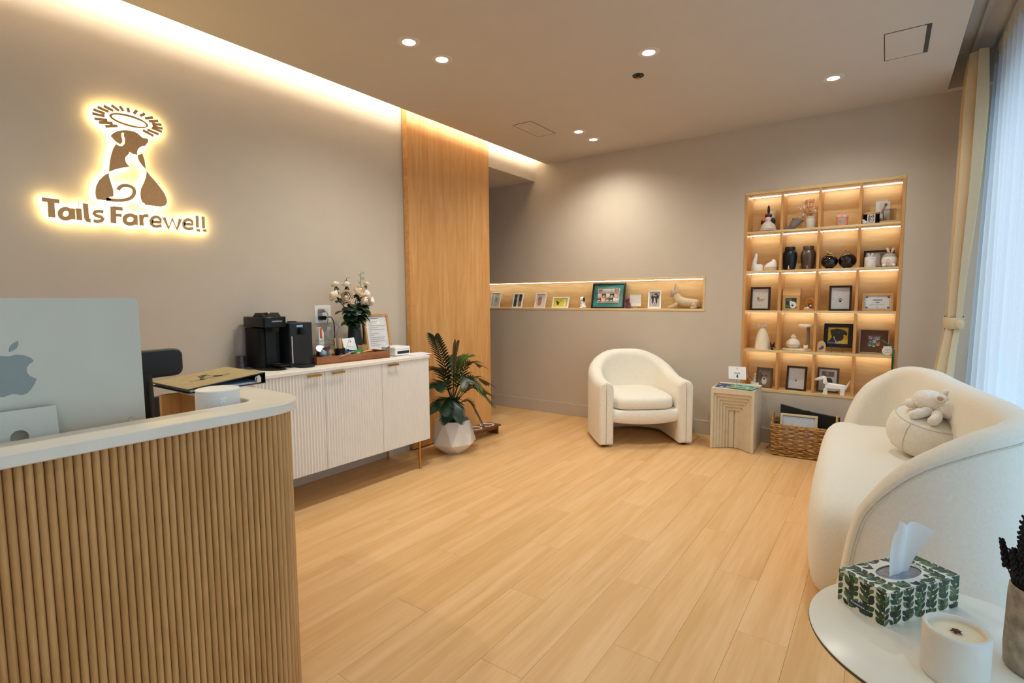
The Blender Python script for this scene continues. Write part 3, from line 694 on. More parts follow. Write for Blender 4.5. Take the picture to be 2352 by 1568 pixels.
CAPL = ['copper coffee capsule low in the glass jar', 'plum coffee capsule at the jar bottom towards the room', 'dark purple coffee capsule at the jar bottom by the mug', 'silver coffee capsule at the front of the jar bottom', 'rust brown coffee capsule at the back of the jar bottom', 'silver coffee capsule in the middle layer of the jar', 'magenta coffee capsule in the middle of the jar', 'gold coffee capsule leaning on the jar side', 'pale grey coffee capsule on top in the jar', 'purple coffee capsule on top in the jar', 'wine red coffee capsule in the middle of the jar', 'cream coffee capsule in the middle of the jar']
for i, (p, c) in enumerate(caps):
    b = B().lathe([(.0, -.016), (.010, -.016), (.021, -.005), (.025, .008), (.027, .008), (.027, .010), (.0, .0115)], 18)
    o = tag(obj('coffee_capsule', b, mat(c, .35, .35, var=.05), None, smooth=True, ang=40), CAPL[i], 'capsule', 'coffee capsules in the glass jar')
    o.location = (-3.075 + p[0], 2.145 + p[1], TZ + p[2]); o.rotation_euler = (random.uniform(-1, 1), random.uniform(-1, 1), 0)
# mug with wooden sticks
mg = thing('black_mug', 'black mug with white cloud mark behind the jar on the tray', 'mug', (-3.045, 2.245, TZ))
obj('mug_body', B().lathe([(0, 0), (.034, 0), (.036, .004), (.037, .085), (.034, .085), (.033, .01), (0, .008)], 28), M_BK, mg, smooth=True, ang=50)
obj('mug_handle', B().tube([(.02, .034, .07), (.02, .055, .072), (.02, .062, .05), (.02, .052, .025), (.02, .034, .022)], .005, 8), M_BK, mg, smooth=True)
b = B(); stroke_b(b, [(-.016, .035), (-.012, .045), (-.004, .05), (.006, .047), (.015, .04), (.016, .032), (-.016, .033)], .002, lambda u, v, d: (d * math.cos((u - .012) / .037), d * math.sin((u - .012) / .037), v), .0370, .0376); obj('cloud_mark', b, M_PAPER, mg)
for i in range(7):
    a = -.9 + .3 * i
    o = obj('wooden_stirrer', B().bx(-.0028, .0028, -.0011, .0011, 0, .145), mat('d9b27c', .6), None, bevel=.0005)
    tag(o, 'flat wooden coffee stirrer standing in the black mug', 'stirrer', 'wooden stirrers in the black mug')
    o.location = (-3.047 + .018 * math.cos(a * 1.7), 2.243 + .024 * math.sin(a), TZ + .012); o.rotation_euler = (random.uniform(-.08, .08), random.uniform(-.1, .1), a * .5 + PI / 2)
o = tag(obj('cocktail_stick', B().tube([(0, 0, 0), (.0, .045, .12)], .0015, 6), mat('cdb28a', .6)), 'thin wooden stick leaning out beside the black mug', 'stick'); o.location = (-3.02, 2.262, TZ + .03)
# sachets
for i, (x, y, c, rz, tlt, lb) in enumerate([(-3.03, 2.30, '1b5aa8', .1, .5, 'blue sugar sachet with round cream badge leaning in the tray'), (-3.045, 2.272, '17427f', -.25, .65, 'dark blue sachet at the back of the tray'), (-3.015, 2.365, '2c9a4f', .2, .4, 'green sachet with round badge lying in the tray'), (-3.05, 2.40, '3aa35c', -.3, .75, 'second green sachet half hidden behind the first')]):
    s_ = thing('sugar_sachet', lb, 'sachet', (x, y, TZ + .001), rz)
    b = B(); rows = []
    for k in range(7):
        u = -1 + 2 * k / 6; th = .006 * (1 - abs(u) ** 3)
        rows.append([(-.5 * th - .0003 + tlt * .01 * (u + 1), -.034, .031 * (u + 1)), (-th - .0003 + tlt * .01 * (u + 1), 0, .031 * (u + 1)), (-.5 * th - .0003 + tlt * .01 * (u + 1), .034, .031 * (u + 1)), (.5 * th + .0003 + tlt * .01 * (u + 1), .034, .031 * (u + 1)), (th + .0003 + tlt * .01 * (u + 1), 0, .031 * (u + 1)), (.5 * th + .0003 + tlt * .01 * (u + 1), -.034, .031 * (u + 1))])
    b.grid(rows, cv=True); obj('packet', b, mat(c, .35, var=.08), s_, smooth=True)
    b = B().lathe([(0, 0), (.016, 0), (.016, .0008), (0, .0008)], 20); b.xf(Matrix.Translation((.0092 + tlt * .01, 0, .036)) @ Matrix.Rotation(PI / 2 - .05, 4, 'Y')); obj('badge', b, mat('ead9a8', .5), s_)
for i, (x, y, rz, lb) in enumerate([(-3.0, 2.27, .35, 'flat wooden spoon lying in front of the blue sachet'), (-3.01, 2.40, -.3, 'flat wooden spoon lying across the green sachet'), (-3.05, 2.46, .15, 'flat wooden spoon beside the kraft paper cup')]):
    o = tag(obj('wooden_spoon', B().prism(ribbon([(0, -.075), (0, .0), (0, .05)], .009) , 0, .002).lathe([(0, 0), (.012, 0), (.013, .002), (0, .0025)], 14, (0, .062, 0), sy=1.5), mat('d8ae74', .6)), lb, 'spoon', 'wooden spoons in the tray')
    o.location = (x, y, TZ + .045); o.rotation_euler = (.12, 0.1, rz)
nc = thing('note_card', 'white printed card with tiny gold paw leaning on the vase', 'card', (-3.085, 2.375, TZ + .02), math.radians(12))
b = B().add([(0, -.075, .05), (0, .075, .028), (-.02, .075, .125), (-.02, -.075, .125)], [(0, 1, 2, 3)]).add([(-.0008, -.075, .05), (-.0008, .075, .028), (-.0208, .075, .125), (-.0208, -.075, .125)], [(3, 2, 1, 0)])
obj('sheet', b, M_PAPER, nc)
b = B().sph((-.0095, 0, .1), (.001, .005, .005), 8, 6); [b.sph((-.0105, -.006 + .004 * k, .108), (.001, .0016, .002), 6, 4) for k in range(4)]
obj('gold_paw', b, M_GOLD, nc)
vs, fs = text_polys('THANK YOU', .013); obj('lettering', B().add([(-.0045, u, .062 + v - u * .15) for u, v in vs], fs), mat('8a7a5a', .6), nc)
o = tag(obj('paper_cup', B().lathe([(.0, 0), (.031, 0), (.0375, .0875), (.0385, .09), (.0365, .09), (.0305, .003), (0, .002)], 28), mat('cda36b', .6, var=.06), None, smooth=True, ang=50), 'brown kraft paper cup upside right at the back of the tray', 'cup'); o['label'] = 'plain brown kraft paper cup at the back of the tray'
o.location = (-3.095, 2.475, TZ)
# bottles behind the tray
for (x, y, h, lb) in ((-3.225, 2.365, .245, 'clear glass water bottle next to the vase foot'), (-3.22, 2.29, .235, 'clear glass water bottle behind the wooden stirrers')):
    bt = thing('water_bottle', lb, 'bottle', (x, y, ST))
    obj('bottle_body', B().lathe([(0, .002), (.03, .002), (.033, .008), (.033, .15), (.028, .175), (.014, .2), (.013, h - .02)], 24), GLASS, bt, smooth=True, ang=60)
    obj('bottle_cap', B().lathe([(.0145, h - .024), (.0145, h), (0, h)], 16), mat('d8d8da', .4), bt, smooth=True, ang=40)
o = tag(obj('drink_carton', B().prism([(-.02, 0), (.02, 0), (.02, .20), (.0, .235), (-.02, .235)], -.02, .02, lambda u, v, d: (d, u, v)).bx(.0202, .0206, -.012, .004, .16, .23, 1), [mat('f2efe9', .4), mat('e0561c', .5)]), 'white carton with orange stripe behind the glass jar', 'carton'); o.location = (-3.21, 2.205, ST)
o = tag(obj('green_bottle', B().lathe([(0, 0), (.022, 0), (.024, .004), (.024, .10), (.010, .12), (.010, .135), (0, .135)], 18), mat('143021', .2, var=.1), None, smooth=True, ang=50), 'small dark green bottle between the drinks machine and jar', 'bottle'); o.location = (-3.21, 2.09, ST)
# wall outlet with plugs and leads
ol = thing('wall_outlet', 'double wall outlet plate above the sideboard with plugs', 'outlet', (XL, 2.298, 1.19))
obj('cover_plate', B().prism(rrect(-.066, .066, -.062, .062, .004, 3), 0, .006, lambda u, v, d: (d, u, v)), mat('efece6', .35, var=.01), ol, bevel=.001)
obj('socket', B().bx(.006, .008, -.042, -.008, -.048, .048), mat('d9d6cf', .4), ol, bevel=.001)
obj('socket', B().bx(.006, .008, .008, .042, -.048, .048), mat('e6e3dc', .4), ol, bevel=.001)
for dz in (.02, -.02): obj('slot', B().bx(.008, .0085, .019, .021, dz - .006, dz + .006).bx(.008, .0085, .029, .031, dz - .006, dz + .006), M_BLACK, ol)
p_ = thing('power_plug', 'grey charger plug with lead in the upper outlet', 'plug', (XL + .008, 2.272, 1.215))
obj('plug_body', B().prism(rrect(-.018, .02, -.012, .012, .005, 3), 0, .03, lambda u, v, d: (d, u, v)), mat('8c8d8c', .3, .4), p_, bevel=.003)
obj('lead', B().tube([tuple(q) for q in smooth_curve([(.02, .02, 0), (.04, .035, -.03), (.035, .02, -.13), (.05, -.06, -.2), (.06, -.1, -.3)], 6)], .003, 8), mat('9a9c9d', .4), p_, smooth=True)
p_ = thing('power_plug', 'black plug with black lead in the lower outlet', 'plug', (XL + .008, 2.275, 1.165))
obj('plug_body', B().prism(rrect(-.022, .024, -.014, .014, .005, 3), 0, .035, lambda u, v, d: (d, u, v)), M_BK, p_, bevel=.003)
obj('lead', B().tube([tuple(q) for q in smooth_curve([(.025, .024, 0), (.03, .06, .004), (.03, .085, -.03), (.03, .09, -.1), (.05, .07, -.2)], 6)], .0035, 8), M_BK, p_, smooth=True)

# ------------------------------------------------------------------ vase with roses
VX, VY = -3.15, 2.455
vz = thing('flower_vase', 'tall black pitcher vase holding the roses', 'vase', (VX, VY, ST))
obj('vase_body', B().lathe([(0, 0), (.056, 0), (.058, .004), (.052, .12), (.044, .22), (.043, .27), (.048, .30), (.045, .30), (.040, .27), (.04, .22), (0, .2)], 32), mat('0a0b0f', .4, var=.1), vz, smooth=True, ang=60)
obj('vase_handle', B().tube([tuple(q) for q in smooth_curve([(0, .043, .27), (0, .075, .25), (0, .082, .18), (0, .07, .09), (0, .052, .05)], 5)], .007, 8), mat('0a0b0f', .4, var=.1), vz, smooth=True)
def rose_bloom(r, seed):
    rn = random.Random(seed); b = B()
    # concentric cupped petals
    b.sph((0, 0, r * .1), (r * .3, r * .3, r * .45), 12, 8)
    for ring, (n, rad, top, close) in enumerate(((3, .40, .66, .62), (4, .58, .62, .42), (5, .80, .48, .18), (6, 1.02, .26, -.12))):
        for k in range(n):
            a0 = 2 * PI * (k + .37 * ring) / n + rn.uniform(-.12, .12); wd = 2 * PI / n * .66
            rows = []
            for i in range(6):
                v = i / 5; row = []
                for j in range(7):
                    u = -1 + 2 * j / 6; a = a0 + u * wd + .10 * v
                    rr = r * rad * (math.sin(min(1, v * 1.35 + .12) * PI / 2) - close * max(0, v - .45) ** 1.5 * 1.6) * (1 + .05 * u - .03 * u * u)
                    z = r * (-.7 + (top + .7) * v - .20 * u * u * v * (.4 + v)) + (r * .05 * (v > .9) * (1 if close < 0 else 0)) * -1
                    row.append((rr * math.cos(a), rr * math.sin(a), z))
                rows.append(row)
            b.grid(rows)
    return b
def leaf_b(b, base, d, L, w, fold=.25, mi=0):
    d = Vector(d).normalized(); up = Vector((0, 0, 1)) if abs(d.z) < .9 else Vector((1, 0, 0))
    s = d.cross(up).normalized(); n = s.cross(d)
    rows = []
    for i in range(6):
        t = i / 5; wd = w * math.sin(PI * min(1, t * .92 + .04)) ** .8
        c = Vector(base) + d * L * t - Vector((0, 0, 1)) * L * .18 * t * t
        rows.append([c + s * wd - n * -fold * wd, c, c - s * wd - n * -fold * wd])
    b.grid(rows, mi=mi)
M_ROSE = mat('f8e3c8', .6, var=.06, scale=50, sheen=.2); M_ROSE2 = mat('f9ecdd', .6, var=.05, scale=50, sheen=.2)
M_LEAF = mat('1d3a1f', .45, var=.25, scale=40); M_LEAF2 = mat('4d6b33', .5, var=.2); M_EUC = mat('76866a', .6, var=.12); M_STEM = mat('2e4a26', .6)
roses = [(2.263, 1.325, .033, (-.4, -.6, .5)), (2.331, 1.312, .040, (.7, -.6, .25)), (2.279, 1.403, .024, (-.2, -.3, 1)), (2.349, 1.406, .024, (.1, -.2, 1)), (2.448, 1.355, .038, (.6, .1, .6)),
         (2.525, 1.333, .035, (.3, .6, .5)), (2.494, 1.286, .036, (.8, .3, -.3)), (2.567, 1.281, .028, (.3, .8, -.1)), (2.526, 1.409, .019, (0, .3, 1))]
RL = ['cream rose at the outer left of the bouquet', 'large open cream rose at the front left of the bouquet', 'small cream rosebud high at the left of the bouquet', 'small cream rosebud above the large open rose', 'large cream rose in the middle of the bouquet', 'cream rose behind at the right of the bouquet', 'drooping cream rose at the lower right of the bouquet', 'pale rose hanging at the outer right of the bouquet', 'tiny closed rosebud high at the right of the bouquet']
for i, (y, z, r, d) in enumerate(roses):
    x = -3.09 + (.02 if d[0] > .5 else -.03 if d[0] < 0 else 0)
    t = thing('rose', RL[i], 'rose', (x, y, z), 0, 'roses in the black vase')
    d = Vector(d).normalized(); q = Vector((0, 0, 1)).rotation_difference(d)
    r *= 1.15; b = rose_bloom(r, i); b.xf(q.to_matrix().to_4x4()); obj('bloom', b, M_ROSE if i % 2 == 0 or i < 2 else M_ROSE2, t, smooth=True)
    base = -d * r * .7; end = Vector((VX + (y - VY) * .05 - x, VY + (y - VY) * .1 - y, ST + .24 - z))
    mid = base * 1.5 + (end - base) * .45 - d * .02
    obj('stem', B().tube([tuple(p) for p in smooth_curve([tuple(base), tuple(mid), tuple(end)], 5)], .0022, 6), M_STEM, t, smooth=True)
    b = B()
    for k in range(4):
        a = k * PI / 2 + i; leaf_b(b, base, (math.cos(a) * .6 - d.x, math.sin(a) * .6 - d.y, -.3 - d.z * .4), r * 1.1, r * .28)
    rn = random.Random(i)
    for k in range(8):
        pt = base + (end - base) * rn.uniform(.3, .95); a = rn.uniform(0, 2 * PI)
        leaf_b(b, pt, (abs(math.cos(a)) * .8, math.sin(a), -.15 + rn.uniform(-.4, .3)), .075, .027)
    obj('leaves', b, M_LEAF, t, smooth=True)
t = thing('eucalyptus_sprig', 'grey green eucalyptus sprig rising above the roses', 'sprig', (VX, VY, ST + .27))
pts = [(0, 0, 0), (.03, .0, .1), (.05, .02, .22), (.05, .03, .345)]
cv = smooth_curve(pts, 5)
obj('stem', B().tube([tuple(p) for p in cv], .0018, 6), M_STEM, t, smooth=True)
for k, (i, sd_) in enumerate([(6, -1), (7, 1), (9, -1), (10, 1), (12, -1), (13, 1), (14, -1), (15, 1)]):
    p = cv[i]; b = B(); b.lathe([(0, 0), (.016 - .0006 * k, .001), (0, .0015)], 14, sx=.9)
    b.xf(Matrix.Translation(p + Vector((.004, .017 * sd_, .003))) @ Matrix.Rotation(1.1, 4, 'Y') @ Matrix.Rotation(.5 * sd_, 4, 'X')); obj('leaf', b, M_EUC, t, smooth=True)
t = thing('eucalyptus_sprig', 'short leafy sprig at the upper left of the roses', 'sprig', (VX, VY, ST + .27))
cv = smooth_curve([(0, 0, 0), (.03, -.05, .12), (.05, -.095, .305)], 6)
obj('stem', B().tube([tuple(p) for p in cv], .0018, 6), M_STEM, t, smooth=True)
for k in range(5):
    b = B(); leaf_b(b, cv[8 + k] if 8 + k < len(cv) else cv[-1], (.3, (-1) ** k * .8, .35), .03, .010); obj('leaf', b, M_LEAF2, t, smooth=True)

# framed notice leaning on the wall
def picture_frame(name, label, loc, w, h, fw, dep, tilt, rz, fmat, inner, group=None, gl=True, mat_w=0.0, mat_m=None, cat='picture frame', strut=True):
    """stands on its lower edge, faces local -Y; inner(b_add) receives the print area size"""
    t = thing(name, label, cat, loc, rz, group)
    T = Matrix.Rotation(-tilt, 4, 'X')
    def P(o): o.matrix_local = T; return o
    for (x0, x1, z0, z1) in ((-w / 2, w / 2, h - fw, h), (-w / 2, w / 2, 0, fw), (-w / 2, -w / 2 + fw, fw, h - fw), (w / 2 - fw, w / 2, fw, h - fw)):
        P(obj('frame_bar', B().bx(x0, x1, 0, dep, z0, z1), fmat, t, bevel=min(.0015, fw * .2)))
    P(obj('backing', B().bx(-w / 2 + fw, w / 2 - fw, dep * .6, dep * .8, fw, h - fw), mat_m or M_PAPER, t))
    iw, ih = w - 2 * fw - 2 * mat_w, h - 2 * fw - 2 * mat_w
    layers = inner(iw, ih) if callable(inner) else inner
    if layers:
        mats = []; b = B(); cz = h / 2
        for k, (poly, m) in enumerate(layers):
            if m not in mats: mats.append(m)
            b.add([((u - .5) * iw, dep * .6 - .0004 * (k + 1), cz + (v - .5) * ih) for u, v in poly], [tuple(range(len(poly)))], mats.index(m))
        P(obj('print', b, mats, t))
    if gl: P(obj('glass_pane', B().bx(-w / 2 + fw, w / 2 - fw, dep * .28, dep * .34, fw, h - fw), glass(), t))
    return t
SQ = [(0, 0), (1, 0), (1, 1), (0, 1)]
def rect(x0, x1, y0, y1): return [(x0, y0), (x1, y0), (x1, y1), (x0, y1)]
def ell(cx, cy, rx, ry, n=14, a0=0): return [(cx + rx * math.cos(2 * PI * k / n + a0), cy + ry * math.sin(2 * PI * k / n + a0)) for k in range(n)]
MI = lambda c: mat(c, .6, var=.06, scale=60)
lines = [(rect(.22, .62, .93, .945), MI('3a3a3a'))]
for k, L in enumerate((.55, .2, .78, .45, .75, .10, .45, .22, .72, .66, .7, .3, .44)): lines.append((rect(.12, .12 + L, .84 - .055 * k, .848 - .055 * k), MI('6f6f72')))
lines += [(ell(.84, .09, .02, .03), MI('222222'))]
picture_frame('framed_notice', 'printed notice in a light oak frame leaning on the wall', (-3.232, 2.765, ST), .245, .315, .018, .018, math.radians(9), math.radians(90), wood('b98447', 'cf9d60', 'Z', freq=20), [(SQ, M_PAPER)] + lines, cat='notice')
# label printer and papers
pr = thing('photo_printer', 'small white photo printer with dark slot on the sideboard', 'printer', (-3.02, 2.74, ST))
obj('housing', B().bx(-.09, .065, -.075, .075, .004, .07), mat('efedea', .4, var=.01), pr, bevel=.006, seg=3)
obj('paper_slot', B().bx(.0645, .0662, -.055, .062, .018, .038), mat('15171c', .4), pr)
obj('lid_line', B().bx(-.088, .066, -.0757, .0757, .05, .0512), mat('bdbbb7', .5), pr)
obj('button', B().lathe([(0, 0), (.008, 0), (.008, .0015), (0, .0015)], 14, (.02, .02, .0705)), mat('c9c9cb', .4), pr)
obj('power_lead', B().tube([tuple(q) for q in smooth_curve([(-.02, -.075, .02), (.0, -.10, .015), (.02, -.1, .05), (.0, -.075, .075), (-.02, -.09, .05), (-.0, -.105, .004), (-.08, -.12, .004)], 6)], .0022, 6), M_BK, pr, smooth=True)
for k, (x, y, rz, lb) in enumerate([(-2.925, 2.82, .12, 'white paper sheets lying at the end of the sideboard'), (-2.935, 2.845, -.22, 'upper paper sheet turned askew at the end of the sideboard')]):
    o = tag(obj('paper_sheet', B().bx(-.08, .08, -.075, .105, 0, .003), mat('e8e6ec', .6, var=.02)), lb, 'paper'); o.location = (x, y, ST + .0005 + .0035 * k); o.rotation_euler = (0, 0, rz)

# ------------------------------------------------------------------ potted palm
pp = thing('potted_palm', 'artificial palm in a white faceted pot beside the sideboard', 'plant', (-2.955, 3.29, 0))
M_POT = mat('ebe4da', .5, var=.03, scale=12)
b = B(); n = 7
r0 = [(.10 * math.cos(2 * PI * (k + .5) / n), .10 * math.sin(2 * PI * (k + .5) / n), 0) for k in range(n)]
r1 = [(.195 * math.cos(2 * PI * k / n), .195 * math.sin(2 * PI * k / n), .085) for k in range(n)]
r2 = [(.15 * math.cos(2 * PI * (k + .5) / n), .15 * math.sin(2 * PI * (k + .5) / n), .275) for k in range(n)]
r3 = [(.138 * math.cos(2 * PI * (k + .5) / n), .138 * math.sin(2 * PI * (k + .5) / n), .275) for k in range(n)]
r4 = [(.13 * math.cos(2 * PI * (k + .5) / n), .13 * math.sin(2 * PI * (k + .5) / n), .22) for k in range(n)]
vs = r0 + r1 + r2 + r3 + r4; fs = [tuple(range(n - 1, -1, -1)), tuple(range(4 * n, 5 * n))]
for k in range(n):
    k2 = (k + 1) % n; km = (k - 1) % n
    fs += [(k, n + k2, n + k), (k, k2, n + k2), (n + k, n + k2, 2 * n + k), (n + k, 2 * n + k, 2 * n + km)]
    fs += [(2 * n + k, 2 * n + k2, 3 * n + k2, 3 * n + k), (3 * n + k, 3 * n + k2, 4 * n + k2, 4 * n + k)]
obj('pot', B().add(vs, fs), M_POT, pp)
obj('soil', B().lathe([(0, .245), (.125, .24), (.13, .225)], 14), mat('2a2018', .9, var=.3), pp)
M_PALM = mat('16301a', .4, var=.35, scale=18); M_PALM2 = mat('3f6a2c', .42, var=.3, scale=18)
rn = random.Random(21)
for k in range(3):
    a = 2 * PI * k / 3 + .4; obj('trunk', B().tube([(.015 * math.cos(a), .015 * math.sin(a), .22), (.012 * math.cos(a), .014 * math.sin(a), .36), (.01 * math.cos(a) - .01, .01 * math.sin(a), .46)], [.016, .012, .007], 8), mat('1f3218', .6, var=.2), pp, smooth=True)
def frond(tip, base=(0, 0, .40), mid_lift=.12, nl=17, wl=.105, m=M_PALM):
    base = Vector(base); tip = Vector(tip); mid = (base + tip) / 2 + Vector((0, 0, mid_lift))
    cv = smooth_curve([tuple(base), tuple(mid), tuple(tip)], 10)
    b = B().tube([tuple(p) for p in cv], [.0045 - .0034 * i / (len(cv) - 1) for i in range(len(cv))], 5)
    for i in range(nl):
        t = .30 + .70 * i / (nl - 1); f = t * (len(cv) - 1); i0 = min(int(f), len(cv) - 2); p = cv[i0].lerp(cv[i0 + 1], f - i0); d = (cv[i0 + 1] - cv[i0]).normalized()
        s = d.cross(Vector((0, 0, 1))).normalized(); L = wl * (.45 + .9 * math.sin(PI * min(1, (t - .2) * 1.12)) ** .7)
        for sg in (-1, 1):
            ld = (d * .75 + s * sg * .85 + Vector((0, 0, .10))).normalized(); nrm = ld.cross(d).normalized()
            w = .0095; q = []
            for j, (tt, ww) in enumerate(((0, .5), (.35, 1), (.75, .7), (1, .03))):
                c = p + ld * L * tt - Vector((0, 0, 1)) * L * .22 * tt * tt
                sd_ = ld.cross(nrm).normalized()
                q.append([c + sd_ * w * ww, c - sd_ * w * ww])
            b.grid(q)
    obj('frond', b, m, pp, smooth=True)
# tips in plant space (x towards room, y along wall)
for (tx, ty, tz, bz, lift, m) in ((.00, -.20, .985, .44, .06, M_PALM), (.02, .03, .91, .44, .10, M_PALM), (.06, .12, .80, .42, .12, M_PALM2), (.10, .25, .715, .42, .16, M_PALM), (.12, .33, .545, .40, .14, M_PALM), (.08, .35, .45, .38, .13, M_PALM2),
                                  (.20, .16, .22, .36, .14, M_PALM), (.05, -.30, .76, .42, .10, M_PALM), (.10, -.32, .60, .40, .12, M_PALM), (.22, -.05, .62, .40, .14, M_PALM), (.20, .10, .56, .40, .12, M_PALM2), (.12, -.30, .42, .36, .10, M_PALM), (-.10, .18, .78, .42, .10, M_PALM), (-.13, -.10, .70, .42, .10, M_PALM), (.25, .20, .42, .38, .14, M_PALM), (.14, -.16, .34, .36, .12, M_PALM)):
    frond((tx, ty, tz), (0, 0, bz), lift, m=m)

# ------------------------------------------------------------------ raised feeder for pets
fs_ = thing('feeder_stand', 'low walnut feeder stand on the floor by the oak panel', 'feeder stand', (-3.055, 3.79, 0), math.radians(-4))
M_WAL = wood('6b3d20', '8d5730', 'Y', freq=18, stretch=8)
obj('top_board', B().bx(-.085, .085, -.185, .195, .078, .09), M_WAL, fs_, bevel=.0015)
for y in (-.155, .165): obj('leg_board', B().bx(-.07, .07, y - .008, y + .008, 0, .078), M_WAL, fs_, bevel=.001)
obj('apron', B().bx(.055, .066, -.147, .157, .052, .078), M_WAL, fs_); obj('apron', B().bx(-.066, -.055, -.147, .157, .052, .078), M_WAL, fs_)
for y, lb in ((-.085, 'white ceramic pet bowl nearer the palm pot'), (.085, 'white ceramic pet bowl at the far end of the feeder stand')):
    o = tag(obj('pet_bowl', B().lathe([(0, .058), (.04, .058), (.056, .091), (.068, .0915), (.070, .094), (.068, .0965), (.060, .0965), (.045, .067), (0, .064)], 32), mat('eef0e4', .3, var=.02), None, smooth=True, ang=60), lb, 'bowl', 'pet bowls in the feeder stand')
    o.location = (-3.055 + .0698 * 0 - y * math.sin(math.radians(-4)), 3.79 + y, 0)

# ------------------------------------------------------------------ boucle armchair
ac = thing('armchair', 'cream boucle barrel armchair by the niche wall', 'armchair', (-1.875, 4.60, 0), math.radians(39.3))
M_BOU = mat('f3ead8', .9, var=.06, scale=140, bump=.9, bscale=170, spec=.15, sheen=.4)
def wall_sweep(path, tops, T, zb, nr=6, caps=True):
    """upholstered wall of thickness T (inwards) along a plan path, rounded top; tops = height per point"""
    N = len(path); P = [Vector((p[0], p[1])) for p in path]; rows = []
    for i in range(N):
        t = (P[min(i + 1, N - 1)] - P[max(i - 1, 0)]).normalized(); n = Vector((-t.y, t.x)); h = tops[i]; z0 = zb[i] if isinstance(zb, list) else zb
        row = [(P[i].x, P[i].y, z0)]
        r = T / 2
        for k in range(nr + 1):
            a = PI * k / nr; q = P[i] + n * (r - r * math.cos(a)); row.append((q.x, q.y, h - r + r * math.sin(a)))
        q = P[i] + n * T; row.append((q.x, q.y, z0)); rows.append(row)
    b = B().grid(rows)
    w = len(rows[0])
    b.add(rows[0], [tuple(range(w))]).add(rows[-1], [tuple(range(w - 1, -1, -1))])
    b.grid([[r[0] for r in rows], [r[-1] for r in rows]])
    return b
HWc, FR, BK = .415, -.37, .395
pa = [(HWc, FR), (HWc + .004, FR + .15), (HWc + .004, FR + .30)]
Rb = .40
for k in range(0, 21):
    a = PI * k / 20; pa.append((HWc * math.cos(a), BK - .36 + .36 * math.sin(a) ** .9 if math.sin(a) > 0 else BK - .36))
pa += [(-HWc - .004, FR + .30), (-HWc - .004, FR + .15), (-HWc, FR)]
acc = [0]
for i in range(1, len(pa)): acc.append(acc[-1] + math.hypot(pa[i][0] - pa[i - 1][0], pa[i][1] - pa[i - 1][1]))
tops = []
for s in acc:
    u = s / acc[-1]; e = min(u, 1 - u) * 2            # 0 at arm fronts, 1 at back middle
    k = max(0, min(1, (e - .18) / .72)); k = k * k * (3 - 2 * k); tops.append(.575 + .215 * k)
b = wall_sweep(pa, tops, .13, .02, 8)
shell = obj('shell', b, M_BOU, ac, smooth=True, ang=70, bevel=.02, seg=3)
for sg in (-1, 1):
    obj('arm_seam', B().tube([(sg * (HWc - .062), FR - .001, .03), (sg * (HWc - .062), FR - .001, .50), (sg * (HWc - .066), FR + .005, .565)], .0022, 6), mat('c9bd9f', .8), shell)
# seat deck with curved apron
b = B(); rows = []
for k in range(17):
    u = -1 + 2 * k / 16; x = u * .29; sag = .018 * (1 - u * u)
    yF = -.345 - .03 * (1 - u * u); rows.append([(x, .32, .225 - sag * .3), (x, yF + .012, .215 - sag), (x, yF, .225 - sag), (x, yF - .004, .262), (x, yF, .305), (x, yF + .015, .318), (x, .32, .325)])
b.grid(rows, cv=True); obj('seat_deck', b, M_BOU, ac, smooth=True, ang=70)
# loose seat cushion
out = []
for k in range(40):
    a = 2 * PI * k / 40; cx, cy = math.cos(a), math.sin(a)
    x = .285 * (abs(cx) ** .45) * (1 if cx > 0 else -1); y = .335 * (abs(cy) ** (.5 if cy < 0 else .75)) * (1 if cy > 0 else -1) - .03
    out.append((x, y))
b = B(); rows = []
for s, z in ((.93, .322), (.985, .332), (1.0, .352), (1.0, .385), (.985, .408), (.94, .424), (.8, .436), (.5, .446), (.2, .45)):
    rows.append([(x * s, y * s - .0 + (-.012 if s > .9 else 0) * 0, z + .02 * (y * s + .3) * .4) for x, y in out])
b.grid(rows, cv=True); b.add(rows[-1], [tuple(range(40))]); b.add(rows[0], [tuple(range(39, -1, -1))])
obj('seat_cushion', b, M_BOU, ac, smooth=True, ang=80)
for (x, y) in ((.36, -.30), (-.36, -.30), (.36, .02), (-.36, .02)):
    obj('foot', B().lathe([(.018, 0), (.02, .022)], 12, (x, y, 0)), M_BLACK, ac)

# ------------------------------------------------------------------ stepped plinth table
pl_ = thing('plinth_table', 'beige plinth side table with stepped arch relief', 'side table', (-1.008, 4.59, 0), math.radians(1))
M_PLN = mat('dccfb4', .7, var=.04, scale=25, bump=.1, bscale=120)
PWd, PD, PH = .17, .36, .525
b = B()
